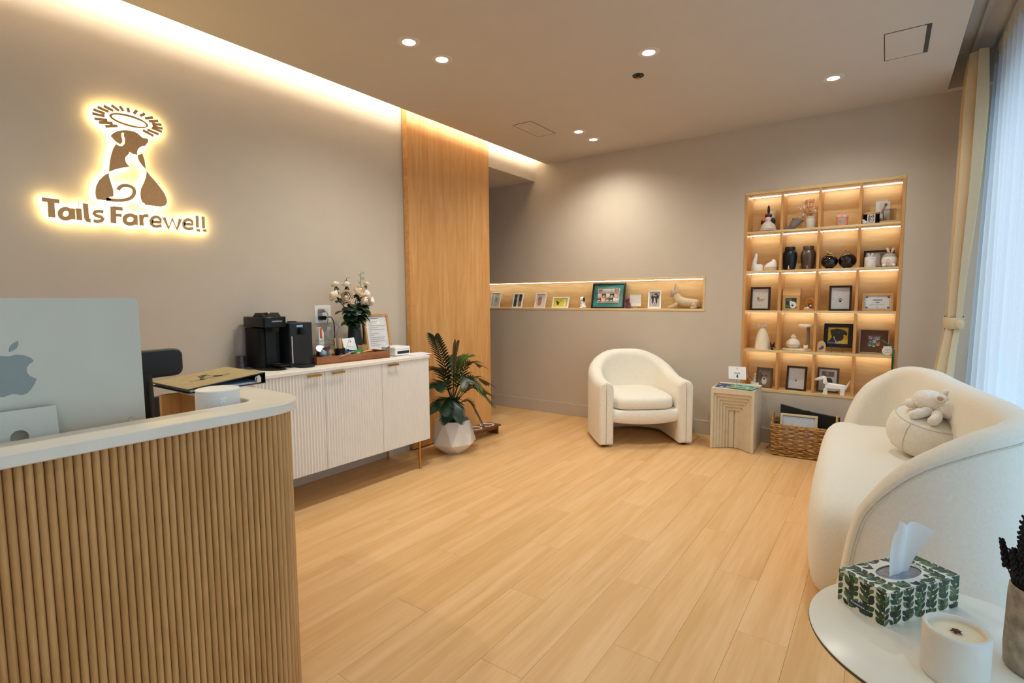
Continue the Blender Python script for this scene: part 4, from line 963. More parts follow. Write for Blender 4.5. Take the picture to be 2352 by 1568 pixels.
# outline at top is full; front stepped inwards towards the middle
steps = 7; dx = .0205; dz = .030; dd = .017
for k in range(steps):
    hx_ = PWd - k * dx; zt = PH - .012 - k * dz if k else PH; y = k * dd
    nx_ = PWd - (k + 1) * dx; nz = PH - .012 - (k + 1) * dz
    if k < steps - 1:
        for sg in (-1, 1):
            xs_ = sorted((sg * hx_, sg * nx_)); b.bx(xs_[0], xs_[1], y, PD, 0.004, zt)
        b.bx(-nx_, nx_, y, PD, nz, zt)
    else:
        b.bx(-hx_, -.006, y, PD, .004, zt).bx(.006, hx_, y, PD, .004, zt).bx(-.006, .006, y + .012, PD, .004, zt)
obj('body', b, M_PLN, pl_)
PT = PH
def booklet(name, label, x, y, z, w, h, rz, cover, deco, cat='magazine'):
    t = thing(name, label, cat, (x, y, z), rz)
    obj('pages', B().bx(-w / 2 + .002, w / 2 - .001, -h / 2 + .001, h / 2 - .001, .0008, .0045), M_PAPER, t)
    o = obj('cover', B().bx(-w / 2, w / 2, -h / 2, h / 2, .0045, .0054).bx(-w / 2, w / 2, -h / 2, h / 2, 0, .0008).bx(-w / 2 - .0006, -w / 2, -h / 2, h / 2, 0, .0054), cover, t)
    ms = []; b = B()
    for k, (poly, m) in enumerate(deco):
        if m not in ms: ms.append(m)
        b.add([((u - .5) * w, (v - .5) * h, .0055 + .00015 * k) for u, v in poly], [tuple(range(len(poly)))], ms.index(m))
    obj('cover_print', b, ms, o)
    return t
rn = random.Random(4)
deco = [(ell(rn.random(), rn.random(), .06, .05), MI(rn.choice(['e8dcae', 'd9a13c', 'c94f3a', 'f0ead8']))) for k in range(12)]
deco = [([(min(1, max(0, u)), min(1, max(0, v))) for u, v in p], m) for p, m in deco]
booklet('picture_book', 'dark blue picture book under the green one on the plinth', -1.06, 4.735, PT + .0005, .21, .21, .08, MI('1d3f78'), deco)
deco = [(rect(.0, 1, .0, .35), MI('3f9f74')), (rect(0, 1, .7, 1), MI('8fd0d8'))] + [([(min(1, max(0, u)), min(1, max(0, v))) for u, v in ell(rn.random(), rn.random(), .05 + .06 * rn.random(), .06)], MI(rn.choice(['e9c84a', 'dd6f63', 'f1e7b0', '5fb05a', '2f8f8a']))) for k in range(20)]
booklet('picture_book', 'green and teal illustrated book on top on the plinth', -.945, 4.71, PT + .007, .21, .21, -.18, MI('62b59a'), deco)
ncd = thing('card_holder', 'white table card on a wire holder on the plinth', 'card', (-1.0, 4.70, PT + .0135), math.radians(8))
obj('card', B().add([(-.066, .02, .055), (.072, .02, .055), (.066, .045, .16), (-.072, .045, .16), (-.066, .021, .055), (.072, .021, .055), (.066, .046, .16), (-.072, .046, .16)], [(0, 1, 2, 3), (7, 6, 5, 4), (0, 4, 5, 1), (1, 5, 6, 2), (2, 6, 7, 3), (3, 7, 4, 0)]), M_PAPER, ncd)
obj('wire_stand', B().tube([tuple(q) for q in smooth_curve([(-.03, -.02, .002), (.03, -.02, .002), (.03, .03, .002), (.0, .03, .002), (.0, .03, .06)], 4)], .0016, 6).tube([(.012 * math.cos(a), .032, .07 + .012 * math.sin(a)) for a in [2 * PI * k / 14 for k in range(14)]], .0016, 6, True), M_STEEL, ncd, smooth=True)
b = B(); cf = lambda u, v, o=0: (u, .0185 + .025 * (v - .055) / .105 - o, v)
vs, fs = text_polys('Gently', .018); b.add([cf(u, v + .107, .0012) for u, v in vs], fs)
for q in (ell(0, .079, .006, .008), ell(.002, .088, .005, .005), ell(.004, .073, .009, .003)): b.add([cf(u, v, .0012) for u, v in q], [tuple(range(len(q)))])
obj('card_print', b, mat('33322f', .6), ncd)
b = B()
for q in (ell(-.002, .142, .005, .004), ell(-.006, .148, .002, .002), ell(.002, .148, .002, .002)): b.add([cf(u, v, .0012) for u, v in q], [tuple(range(len(q)))])
obj('card_emblem', b, mat('e08a5a', .6), ncd)

# ------------------------------------------------------------------ wicker basket
bk = thing('wicker_basket', 'rectangular woven seagrass basket under the shelf unit', 'basket', (-.50, 4.815, 0), math.radians(3))
BWx, BDy, BHh = .215, .135, .25
ol_ = rrect(-BWx, BWx, -BDy, BDy, .02, 3)
def perim(n):
    P = [Vector(p) for p in ol_] ; L = [(P[(i + 1) % len(P)] - P[i]).length for i in range(len(P))]; T_ = sum(L); o = []
    for k in range(n):
        s = T_ * k / n
        for i in range(len(P)):
            if s <= L[i] + 1e-9: o.append(P[i].lerp(P[(i + 1) % len(P)], s / L[i] if L[i] > 0 else 0)); break
            s -= L[i]
    return o
PN = 120; per = perim(PN)
M_WICK = mat('9c7038', .6, var=.35, scale=45); M_WICK2 = mat('b98d50', .6, var=.3, scale=45)
for row in range(15):
    z = .012 + row * .0163; path = []; rad = []
    for k in range(PN):
        ph = k / PN * 2 * PI * 20 + (PI if row % 2 else 0); p = per[k]; nrm = Vector((p.x / BWx, p.y / BDy)); nrm = nrm.normalized() if nrm.length else nrm
        off = .0045 * math.sin(ph); sc = 1 + .05 * (z / BHh)
        path.append((p.x * sc + nrm.x * off, p.y * sc + nrm.y * off, z + .0022 * math.sin(ph * .5 + row))); rad.append(.0078 + .0016 * math.sin(ph + 1.2))
    obj('woven_strand', B().tube(path, rad, 6, True), M_WICK if row % 2 else M_WICK2, bk, smooth=True)
for side in (0, 1):
    path = []
    for k in range(PN):
        p = per[k]; ph = k * 2 * PI / 6 + side * PI; path.append((p.x * 1.055 + .003 * math.cos(ph), p.y * 1.055, BHh + .004 * math.sin(ph) + .006))
    obj('rim_braid', B().tube(path, .0055, 6, True), M_WICK2, bk, smooth=True)
obj('basket_floor', B().bx(-BWx + .01, BWx - .01, -BDy + .01, BDy - .01, .004, .012), M_WICK, bk)
for sg in (-1, 1):
    pts = smooth_curve([(sg * BWx * 1.05, -.05, BHh - .01), (sg * BWx * 1.06, -.045, BHh + .06), (sg * BWx * 1.06, 0, BHh + .095), (sg * BWx * 1.06, .045, BHh + .06), (sg * BWx * 1.05, .05, BHh - .01)], 5)
    obj('basket_handle', B().tube([tuple(p) for p in pts], .008, 8), M_WICK2, bk, smooth=True)
picture_frame('framed_photo', 'empty pale wood frame standing inside the wicker basket', (-.535, 4.76, .05), .27, .285, .018, .016, math.radians(16), math.radians(4), mat('d9c39c', .55, var=.06), [(SQ, MI('cfd6dc')), (rect(.04, .96, .04, .96), MI('d9dbe0'))])
o = tag(obj('document_case', B().prism([(-.21, 0), (.22, 0), (.22, .30), (.02, .325), (.0, .332), (-.04, .333), (-.05, .336), (-.21, .37)], -.022, .022, lambda u, v, d: (u, d, v)), mat('0a0a0b', .55, var=.1)), 'black document case standing at the back of the basket', 'document case')
o.location = (-.475, 4.895, .014); o.rotation_euler = (math.radians(-4), 0, math.radians(3))

# ------------------------------------------------------------------ display niche and shelf unit
M_LED = glow((1.0, 0.96, 0.86), 14.0)
nch = thing('display_niche', 'long oak lined wall niche lit from above', 'niche', ((NX0 + NX1) / 2, D, NZ0))
NW = (NX1 - NX0) / 2; NH = NZ1 - NZ0; ND = .185; tt = .02
o = obj('lower_board', B().bx(-NW, NW, -.004, ND, 0, tt), M_SHELFZ, nch, bevel=.001)
obj('upper_board', B().bx(-NW, NW, -.004, ND, NH - tt, NH), M_SHELFZ, nch, bevel=.001)
obj('end_board', B().bx(NW - tt, NW, -.004, ND, tt, NH - tt), M_SHELFZ, nch, bevel=.001); obj('end_board', B().bx(-NW, -NW + tt, -.004, ND, tt, NH - tt), M_SHELFZ, nch, bevel=.001)
obj('back_panel', B().bx(-NW + tt, NW - tt, ND - .008, ND, tt, NH - tt), M_SHELFZ, nch)
obj('light_strip', B().bx(-NW + tt, NW - tt, .085, .095, NH - tt - .005, NH - tt), M_LED, nch)
su = thing('shelf_unit', 'built-in oak shelf unit of twenty lit compartments', 'shelf unit', (0, D, 0))
SD = .235; th = .019
SH = [.478, .825, 1.171, 1.519, 1.860]                # shelf surfaces, bottom to top
VX_ = [-.748, -.470, -.190]
obj('bottom_board', B().bx(BX0, BX1, -.004, SD, BZ0, SH[0]), M_SHELFZ, su, bevel=.001)
obj('top_board', B().bx(BX0, BX1, -.004, SD, BZ1 - .024, BZ1), M_SHELFZ, su, bevel=.001)
obj('side_board', B().bx(BX0, BX0 + .022, -.004, SD, SH[0], BZ1 - .024), M_OAK, su, bevel=.001); obj('side_board', B().bx(BX1 - .022, BX1, -.004, SD, SH[0], BZ1 - .024), M_OAK, su, bevel=.001)
obj('back_panel', B().bx(BX0 + .022, BX1 - .022, SD - .008, SD, SH[0], BZ1 - .024), M_SHELFZ, su)
for z in SH[1:]: obj('shelf_board', B().bx(BX0 + .022, BX1 - .022, -.003, SD - .008, z - th, z), M_SHELFZ, su, bevel=.001)
CZ = SH + [BZ1 - .024 + th]
CX = [BX0 + .022] + VX_ + [BX1 - .022]
for x in VX_:
    for r in range(5): obj('divider', B().bx(x - th / 2, x + th / 2, -.002, SD - .008, SH[r], CZ[r + 1] - th), M_OAK, su)
for r in range(5):
    for c in range(4):
        x0 = CX[c] + (th / 2 if c else 0); x1 = CX[c + 1] - (th / 2 if c < 3 else 0); zt = CZ[r + 1] - th
        obj('light_strip', B().bx(x0, x1, .165, .175, zt - .005, zt), M_LED, su)
SY = D + .085     # usual standing line of shelf objects

# ---- objects in the niche
NZ = NZ0 + tt
M_FW = mat('eeeae3', .4, var=.02); M_FWarm = mat('efe2c8', .5, var=.03)
def dog_photo(bg, fur, fur2='f0ece4'):
    return [(SQ, MI(bg)), (ell(.5, .42, .3, .36), MI(fur)), (ell(.28, .66, .1, .16), MI(fur)), (ell(.72, .66, .1, .16), MI(fur)), (ell(.5, .3, .16, .15), MI(fur2)), (ell(.5, .33, .05, .04), MI('1a1614')), (ell(.38, .5, .035, .04), MI('1a1614')), (ell(.62, .5, .035, .04), MI('1a1614'))]
picture_frame('framed_photo', 'tall white frame half hidden by the oak panel in the niche', (-3.885, D + .06, NZ), .15, .195, .014, .014, math.radians(17), 0, M_FWarm, [(SQ, MI('dfe5e4')), (rect(.2, .4, .0, 1), MI('f6f8f8')), (ell(.6, .55, .15, .2), MI('b9c6c4'))], 'white frames in the niche')
picture_frame('framed_photo', 'white frame with dark collage photo, second from the oak panel', (-3.55, D + .06, NZ), .14, .178, .014, .014, math.radians(17), 0, M_FW, [(SQ, MI('3d4247')), (rect(.0, .5, .55, 1), MI('59616a')), (rect(.36, .6, 0, 1), MI('e9e6e2')), (rect(.6, 1, .0, .45), MI('a5776a')), (rect(0, .3, 0, .4), MI('3c5a4c'))], 'white frames in the niche')
picture_frame('framed_photo', 'white frame with reddish dog print, third from the oak panel', (-3.235, D + .06, NZ), .145, .18, .014, .014, math.radians(17), 0, M_FW, [(SQ, MI('eadfd6')), (ell(.4, .62, .22, .2), MI('b9847a')), (ell(.42, .3, .2, .22), MI('cf8a62')), (rect(.7, .95, .05, .95), MI('f4f1ee'))], 'white frames in the niche')
picture_frame('framed_photo', 'wide white frame with yellow drawing in the niche', (-2.965, D + .06, NZ), .21, .13, .016, .014, math.radians(17), 0, M_FW, [(SQ, MI('efe14a')), (ribbon([(.15, .75), (.25, .4), (.32, .15), (.4, .5), (.5, .8)], .035), MI('4f4a2a')), (rect(.72, .9, .1, .9), MI('f5f3d0'))], 'white frames in the niche')
# seated toy dog, white with dark ear
def seated_dog(name, label, loc, rz, s, body, ear, muzzle):
    t = thing(name, label, 'figurine', loc, rz)
    b = B().sph((0, .004, .036), (.022, .026, .036)).sph((0, -.006, .06), (.02, .02, .028)).sph((.012, -.018, .022), (.008, .009, .022)).sph((-.012, -.018, .022), (.008, .009, .022)).sph((.012, -.024, .004), (.009, .012, .005)).sph((-.012, -.024, .004), (.009, .012, .005)).sph((.02, .008, .014), (.012, .02, .015)).sph((-.02, .008, .014), (.012, .02, .015)); b.xf(Matrix.Scale(s, 4)); obj('body', b, mat(body, .7, var=.06), t, smooth=True)
    b = B().sph((0, -.008, .096), (.027, .026, .025)).sph((0, -.030, .09), (.013, .014, .010)); b.xf(Matrix.Scale(s, 4)); hd = obj('head', b, mat(body, .7, var=.06), t, smooth=True)
    for sg in (-1, 1):
        b = B().sph((sg * .027, -.004, .092), (.008, .014, .024)); b.xf(Matrix.Scale(s, 4)); obj('ear', b, mat(ear, .7), hd, smooth=True)
    b = B().sph((0, -.043, .093), (.005, .004, .004)).sph((.010, -.031, .103), .003).sph((-.010, -.031, .103), .003); b.xf(Matrix.Scale(s, 4)); obj('nose_and_eyes', b, mat('141210', .3), hd, smooth=True)
    return t
seated_dog('toy_dog', 'small white seated dog figurine with dark ears in the niche', (-2.672, D + .06, NZ), math.radians(-30), 1.02, 'f3efe9', '2a2c30', 'f3efe9')
# large teal frame of many dog heads
ly = [(SQ, MI('efece6'))]
rn = random.Random(11)
cols = ['b5542a', 'e9e4da', 'efe9df', 'cfc8bd', 'b4582c', 'e7d6c4', '6d3a24', 'f3f0ea', '4c4a49', 'd9c6a8', '5a2f1e', 'e3b070', '8a5a38', '2d2a28', 'e9dcc9']
for k in range(15):
    cx, cy = .12 + .19 * (k % 5), .83 - .33 * (k // 5); c = cols[k]
    ly += [(ell(cx, cy, .085, .12), MI(c)), (ell(cx - .07, cy + .1, .03, .05), MI(c)), (ell(cx + .07, cy + .1, .03, .05), MI(c)), (ell(cx, cy - .04, .05, .05), MI('efe8de')), (ell(cx, cy - .02, .018, .018), MI('1d1816'))]
M_TEAL = mat('2b8f95', .3, .2, var=.12, scale=20)
tf = picture_frame('shadow_box', 'large black and teal frame filled with many small dog heads', (-2.385, D + .045, NZ + .002), .36, .272, .014, .03, math.radians(14), math.radians(4), M_BLACK, ly, mat_w=.045, mat_m=M_TEAL)
seated_dog('toy_dog', 'purple seated dog figurine beside the teal frame', (-2.152, D + .055, NZ), math.radians(-55), .92, '6d3550', '5a2740', '6d3550')
t = thing('card_holder', 'blank white square card on a clear stand in the niche', 'card', (-2.085, D + .09, NZ), 0)
obj('card', B().bx(-.06, .06, .0, .0015, .022, .142), mat('f4f3f1', .6), t); obj('clear_clip', B().tube([(.018 * math.cos(a), -.003, .02 + .018 * math.sin(a)) for a in [2 * PI * k / 16 for k in range(16)]], .0018, 6, True), mat('d9d9da', .2), t, smooth=True)
picture_frame('framed_photo', 'cream frame with black and white dog portrait in the niche', (-1.875, D + .055, NZ), .128, .185, .017, .022, math.radians(12), math.radians(14), M_FW, [(SQ, MI('cfc6bd')), (ell(.5, .42, .28, .32), MI('1f1c1b')), (ell(.25, .66, .12, .14), MI('2a2624')), (ell(.78, .68, .14, .14), MI('3a3330')), (ell(.5, .38, .09, .26), MI('e6e0d8')), (ell(.5, .24, .17, .1), MI('d8cfc6')), (ell(.5, .26, .06, .04), MI('141110')), (ell(.62, .86, .14, .05), MI('3d352f'))])
# lying bulldog statue
def skin_body(name, verts, edges, radii, m, parent, sub=2):
    me = bpy.data.meshes.new(name); me.from_pydata(verts, edges, []); o = bpy.data.objects.new(name, me); COL.objects.link(o); o.parent = parent
    md = o.modifiers.new('skin', 'SKIN'); md.use_smooth_shade = True
    for i, r in enumerate(radii):
        sv = me.skin_vertices[0].data[i]; sv.radius = r if isinstance(r, tuple) else (r, r); sv.use_root = (i == 0)
    s = o.modifiers.new('sub', 'SUBSURF'); s.levels = sub; s.render_levels = sub
    me.materials.append(m); return o
M_FB = mat('c9b394', .7, var=.10, scale=60, bump=.1, bscale=300)
fb = thing('bulldog_statue', 'tan lying bulldog statue with raised head in the niche', 'statue', (-1.585, D + .085, NZ), math.radians(0))
b = B()
V_ = [(.06, 0, .055), (.0, 0, .062), (-.05, 0, .075), (-.075, 0, .115), (-.088, 0, .150), (.12, 0, .048), (.15, 0, .04)]
skin_body('body', V_, [(0, 1), (1, 2), (2, 3), (3, 4), (0, 5), (5, 6)], [(.052, .045), (.05, .048), (.052, .052), (.038, .038), (.036, .036), (.05, .044), (.026, .026)], M_FB, fb)
hd = obj('head', B().sph((-.098, 0, .160), (.043, .043, .040)).sph((-.132, 0, .145), (.020, .033, .024)).sph((-.138, .016, .132), (.014, .016, .013)).sph((-.138, -.016, .132), (.014, .016, .013)).sph((-.127, 0, .122), (.018, .024, .012)), M_FB, fb, smooth=True)
for sg in (-1, 1):
    b = B(); rows = []
    for i in range(7):
        v = i / 6; w = .026 * math.sin(PI * (.20 + .77 * v)) ** .8
        c = Vector((-.088 + .012 * v, sg * (.028 + .012 * v), .184 + .056 * v))
        rows.append([c + Vector((-.002, -w * .9, 0)), c + Vector((-.008, 0, 0)), c + Vector((-.002, w * .9, 0)), c + Vector((.008, 0, 0))])
    b.grid(rows, cv=True); b.add(rows[-1], [(0, 1, 2, 3)]); obj('ear', b, M_FB, hd, smooth=True)
obj('nose', B().sph((-.152, 0, .152), (.006, .012, .007)), mat('6b5848', .6), hd, smooth=True)
obj('eyes', B().sph((-.127, .024, .165), (.005, .006, .005)).sph((-.127, -.024, .165), (.005, .006, .005)), mat('5a4838', .5), hd, smooth=True)
for sg in (-1, 1):
    skin_body('foreleg', [(-.05, sg * .038, .055), (-.10, sg * .04, .02), (-.155, sg * .04, .012)], [(0, 1), (1, 2)], [.022, .016, .012], M_FB, fb)
    skin_body('hind_leg', [(.12, sg * .048, .045), (.10, sg * .062, .028), (.13, sg * .066, .014), (.075, sg * .066, .011)], [(0, 1), (1, 2), (2, 3)], [.032, .028, .014, .011], M_FB, fb)

# ---- shelf unit, top row
z = SH[4]
hd_ = thing('festival_doll', 'white faced festival doll in floral robe with tall black hat on a red mat', 'doll', (-.868, SY, z + .008))
tag(obj('red_mat', B().bx(-.112, .118, -.055, .055, 0, .006), mat('8c1220', .6, var=.1)), 'narrow red mat under the festival doll', 'mat').location = (-.885, SY, z)
obj('robe', B().lathe([(0, .0), (.06, .0), (.066, .008), (.064, .03), (.05, .06), (.03, .082), (.0, .09)], 26, sy=.7), mat('e8ddd0', .6, var=.08), hd_, smooth=True)
obj('robe_hem', B().lathe([(.062, .0), (.0675, .006), (.064, .014), (.060, .012)], 26, sy=.72), mat('9c1c28', .6), hd_, smooth=True)
b = B().sph((-.036, 0, .075), (.022, .02, .036)).sph((.036, 0, .075), (.022, .02, .036)); obj('sleeves', b, mat('232021', .6, var=.2), hd_, smooth=True)
h2 = obj('head', B().sph((0, -.005, .098), (.026, .024, .024)), mat('f5ece2', .5, var=.02), hd_, smooth=True)
obj('eyes', B().sph((.009, -.028, .099), (.004, .002, .001)).sph((-.009, -.028, .099), (.004, .002, .001)).sph((0, -.029, .09), (.002, .001, .002)), mat('2a1714', .5), h2, smooth=True)
obj('hat', B().sph((0, .004, .13), (.03, .026, .022)), mat('6b1522', .5, var=.15), h2, smooth=True)
obj('hat_plume', B().tube([(0, .006, .14), (0, .008, .17), (0, .006, .205), (0, .004, .222)], [.008, .011, .009, .002], 10), mat('14100f', .5), h2, smooth=True)
obj('orange_flower', B().sph((-.034, -.02, .098), (.013, .008, .013)), mat('ee6a24', .5), hd_, smooth=True)
b = B(); rn = random.Random(5)
for k in range(18):
    a = -PI * k / 17; b.sph((.066 * math.cos(a), .046 * math.sin(a) - .008, .004), (.007, .006, .006), 8, 6)
obj('garland', b, mat('efe4d2', .6, var=.2, scale=200), hd_, smooth=True)
o = tag(obj('greeting_card', B().bx(-.036, .036, 0, .0012, 0, .105), mat('f1eeea', .6)), 'white card standing behind the festival doll', 'card'); o.location = (-.862, SY + .062, z + .085 - .0848); o.rotation_euler = (math.radians(-10), 0, 0); o.scale = (1, 1, 1.86)
sb_ = thing('bird_sculpture', 'grey stone bird sculpture with long tail on the top shelf', 'sculpture', (-.655, SY, z), 0)
M_STN = mat('8b8580', .85, var=.2, scale=90, bump=.25, bscale=260)
skin_body('body', [(0.01, 0, .045), (.02, 0, .078), (.026, 0, .102), (-.03, 0, .028), (-.085, 0, .013)], [(0, 1), (1, 2), (0, 3), (3, 4)], [(.04, .042), (.031, .03), (.018, .018), (.024, .024), (.008, .011)], M_STN, sb_)
obj('eye', B().sph((.02, -.028, .098), .003), mat('3a3735', .6), sb_, smooth=True); obj('beak', B().tube([(.046, 0, .098), (.058, 0, .095)], [.005, .001], 8), M_STN, sb_, smooth=True)
ft = thing('dried_flower_pot', 'white ceramic pot of pink dried flowers on the top shelf', 'flower pot', (-.541, SY, z))
obj('pot', B().lathe([(0, 0), (.034, 0), (.037, .004), (.038, .08), (.036, .084), (.04, .088), (.04, .1), (.036, .1), (.034, .085), (0, .08)], 28), mat('ddd6cb', .6, var=.05), ft, smooth=True, ang=50)
rn = random.Random(9); fc = ['f2b3a6', 'f6d3c6', 'efe4d2', 'e3a05a', 'c58a62', 'f7ece0']
for k in range(26):
    a = rn.uniform(0, 2 * PI); r = rn.uniform(.01, .07); h = rn.uniform(.05, .155) - r * .5
    if k < 6: a = PI + rn.uniform(-.5, .5); r = rn.uniform(.05, .10); h = rn.uniform(.0, .10)
    tip = (r * math.cos(a) * (.75 if math.cos(a) > 0 else 1), r * math.sin(a) * .55, .1 + h)
    b = B().tube([(0, 0, .07), (tip[0] * .5, tip[1] * .5, .07 + (tip[2] - .07) * .6), tip], .0009, 5); fl = rn.choice(fc)
    o = obj('dried_stem', b, mat('b98a58', .7), ft)
    s = rn.uniform(.007, .013); bb = B()
    if k % 3: bb.sph(tip, (s, s, s * 1.5), 8, 6)
    else:
        for q in range(6): bb.sph((tip[0] + rn.uniform(-.012, .012), tip[1] + rn.uniform(-.01, .01), tip[2] + rn.uniform(-.012, .014)), s * .6, 7, 5)
    obj('flower_head', bb, mat(fl, .8, var=.12, scale=150), o, smooth=True)
pj = thing('gift_jar', 'pink round keepsake jar with grey heart and bow lid', 'jar', (-.316, SY, z))
obj('jar_body', B().lathe([(0, 0), (.039, 0), (.0405, .004), (.0405, .072), (0, .072)], 30), mat('eda688', .5, var=.04), pj, smooth=True, ang=50)
obj('lid', B().lathe([(.0, .072), (.044, .072), (.0445, .076), (.0435, .088), (.03, .094), (0, .095)], 30), mat('f0cdbb', .5, var=.05), pj, smooth=True, ang=50)
b = B().sph((-.012, -.01, .102), (.012, .006, .007)).sph((.012, -.01, .102), (.012, .006, .007)).sph((0, -.01, .1), .005).bx(-.006, .006, -.0455, -.043, .072, .09); obj('bow', b, mat('f3a990', .5), pj, smooth=True)
hp = [(16 * math.sin(a) ** 3 / 17 * .023, (13 * math.cos(a) - 5 * math.cos(2 * a) - 2 * math.cos(3 * a) - math.cos(4 * a)) / 17 * .023 + .038) for a in [2 * PI * k / 36 for k in range(36)]]
obj('heart', B().prism(hp, .0405, .0418, lambda u, v, d: (d * math.sin(u / .0405), -d * math.cos(u / .0405), v)), mat('9aa9a8', .6), pj)
cj = thing('photo_urn', 'black round urn with tabby cat photo and wooden lid', 'urn', (-.118, SY - .01, z))
obj('urn_body', B().lathe([(0, 0), (.052, 0), (.054, .004), (.054, .075), (0, .075)], 30), M_BK, cj, smooth=True, ang=50)
obj('wood_lid', B().lathe([(0, .075), (.057, .075), (.057, .088), (.054, .09), (0, .09)], 30), M_OAKX, cj, smooth=True, ang=40)
cyl = lambda R: (lambda u, v: (R * math.sin(u), -R * math.cos(u), v))
lay = [([(-.5 + k / 8, .004) for k in range(9)] + [(.5 - k / 8, .072) for k in range(9)], 'dcd8d2'), (ell(0, .033, .36, .027, 20), '7a5c40'), (ell(-.24, .055, .1, .012), '7a5c40'), (ell(.24, .055, .1, .012), '7a5c40'), (ell(0, .022, .2, .012), 'c9b79c'), (ell(0, .03, .05, .004), 'a05a4a'), (ell(-.14, .04, .05, .004), '2a221a'), (ell(.14, .04, .05, .004), '2a221a'), (rect(-.05, .05, .048, .058), '3a2a1c'), (rect(-.3, -.22, .03, .034), '3a2a1c'), (rect(.22, .3, .03, .034), '3a2a1c')]
b = B(); ms = []
for k, (p, c) in enumerate(lay):
    m = MI(c); ms.append(m); b.flat(p, cyl(.0546 + .0003 * k), k)
obj('cat_print', b, ms, cj)
tag(obj('small_toy_mouse', B().sph((0, 0, .012), (.018, .013, .012)).sph((-.012, -.008, .026), .008).sph((-.004, .006, .027), .007), mat('e5e2de', .6, var=.1), None, smooth=True), 'tiny white toy figure in front of the cat urn', 'toy').location = (-.158, SY - .075, z)
o = picture_frame('photo_card', 'white photo card standing behind the cat urn', (-.055, SY + .075, z), .08, .20, .003, .002, math.radians(6), 0, M_PAPER, [(SQ, MI('eef0ee'))], gl=False, cat='card')
o = picture_frame('photo_card', 'photo card with tall pet picture behind the glass box', (-.038, SY + .055, z), .07, .178, .003, .002, math.radians(6), math.radians(-8), M_PAPER, [(SQ, MI('ded9ce')), (ribbon([(.2, .5), (.45, .7), (.6, .85)], .2), MI('a08a80')), (ell(.62, .88, .16, .07), MI('6b5550'))], gl=False, cat='card')
gb = thing('glass_box', 'clear glass display box on a wooden base on the top shelf', 'display box', (-.005, SY - .01, z))
obj('wood_base', B().bx(-.055, .052, -.045, .045, 0, .016), M_OAKX, gb, bevel=.001)
b = B().bx(-.045, -.043, -.04, .04, .016, .105).bx(.043, .045, -.04, .04, .016, .105).bx(-.045, .045, -.04, -.038, .016, .105).bx(-.045, .045, .038, .04, .016, .105).bx(-.045, .045, -.04, .04, .103, .105); obj('glass_cover', b, glass((.95, .95, .93), 1.2, 'box'), gb)
obj('dark_insert', B().bx(-.038, -.034, -.03, .03, .016, .085), M_DARKWOOD, gb)

# ---- second row
z = SH[3]
M_PORC = mat('f4f0ea', .35, var=.02)
wt_ = thing('keepsake_urn', 'white cat tail shaped ceramic urn at the left of the second shelf', 'urn', (-.945, SY, z))
obj('urn_base', B().lathe([(0, 0), (.05, 0), (.052, .004), (.051, .035), (.044, .052), (.03, .06), (0, .062)], 28), M_PORC, wt_, smooth=True, ang=60)
obj('tail_handle', B().tube([tuple(q) for q in smooth_curve([(-.028, 0, .03), (-.024, 0, .08), (-.014, 0, .12), (-.012, 0, .156)], 5)], [.024 - .0009 * k for k in range(16)], 12), M_PORC, wt_, smooth=True)
wt2 = thing('keepsake_urn', 'white curled oval ceramic urn with pale wood base', 'urn', (-.832, SY, z))
obj('urn_base', B().lathe([(0, 0), (.054, 0), (.056, .004), (.056, .026), (0, .028)], 28), mat('e3cba6', .6, var=.05), wt2, smooth=True, ang=50)
b = B(); rows = []
for k in range(11):
    a = PI * k / 10 * .5; rows.append([(.056 * math.cos(a) * math.cos(t_) + .006 * math.sin(a), .056 * math.cos(a) * math.sin(t_), .028 + .06 * math.sin(a) + .012 * math.cos(t_) * math.sin(a)) for t_ in [2 * PI * j / 24 for j in range(24)]])
b.grid(rows, cv=True); obj('dome_lid', b, M_PORC, wt2, smooth=True)
def urn_prof(): return [(0, 0), (.040, 0), (.042, .003), (.048, .03), (.056, .09), (.058, .115), (.054, .145), (.044, .163), (.039, .168), (0, .168)]
for x, c, met, lb, pc_ in ((-.688, '0d0d10', 0, 'matt black lidded urn with white cat mark', 'e6e3dc'), (-.549, '6b5c50', .75, 'bronze brown lidded metal urn beside the black one', 'a8998a')):
    u = thing('lidded_urn', lb, 'urn', (x, SY, z), 0, 'pair of tall lidded urns')
    m = mat(c, .38, met, var=.06); obj('urn_body', B().lathe(urn_prof(), 34), m, u, smooth=True, ang=50)
    obj('lid', B().lathe([(0, .168), (.041, .169), (.041, .194), (.039, .197), (0, .197)], 34), m, u, smooth=True, ang=50)
    b = B()
    for q in ([(-.003, .03), (.003, .03), (.004, .012), (.010, .010), (.010, .007), (-.006, .007), (-.007, .016)], ell(0, .033, .003, .004)): b.flat(q, lambda a_, v: ((.0435 + v * .22) * math.sin(a_ / .045), -(.0435 + v * .22) * math.cos(a_ / .045), v))
    obj('cat_mark', b, mat(pc_, .5), u)
M_GLB = mat('07080b', .08, var=.05, coat=.5)
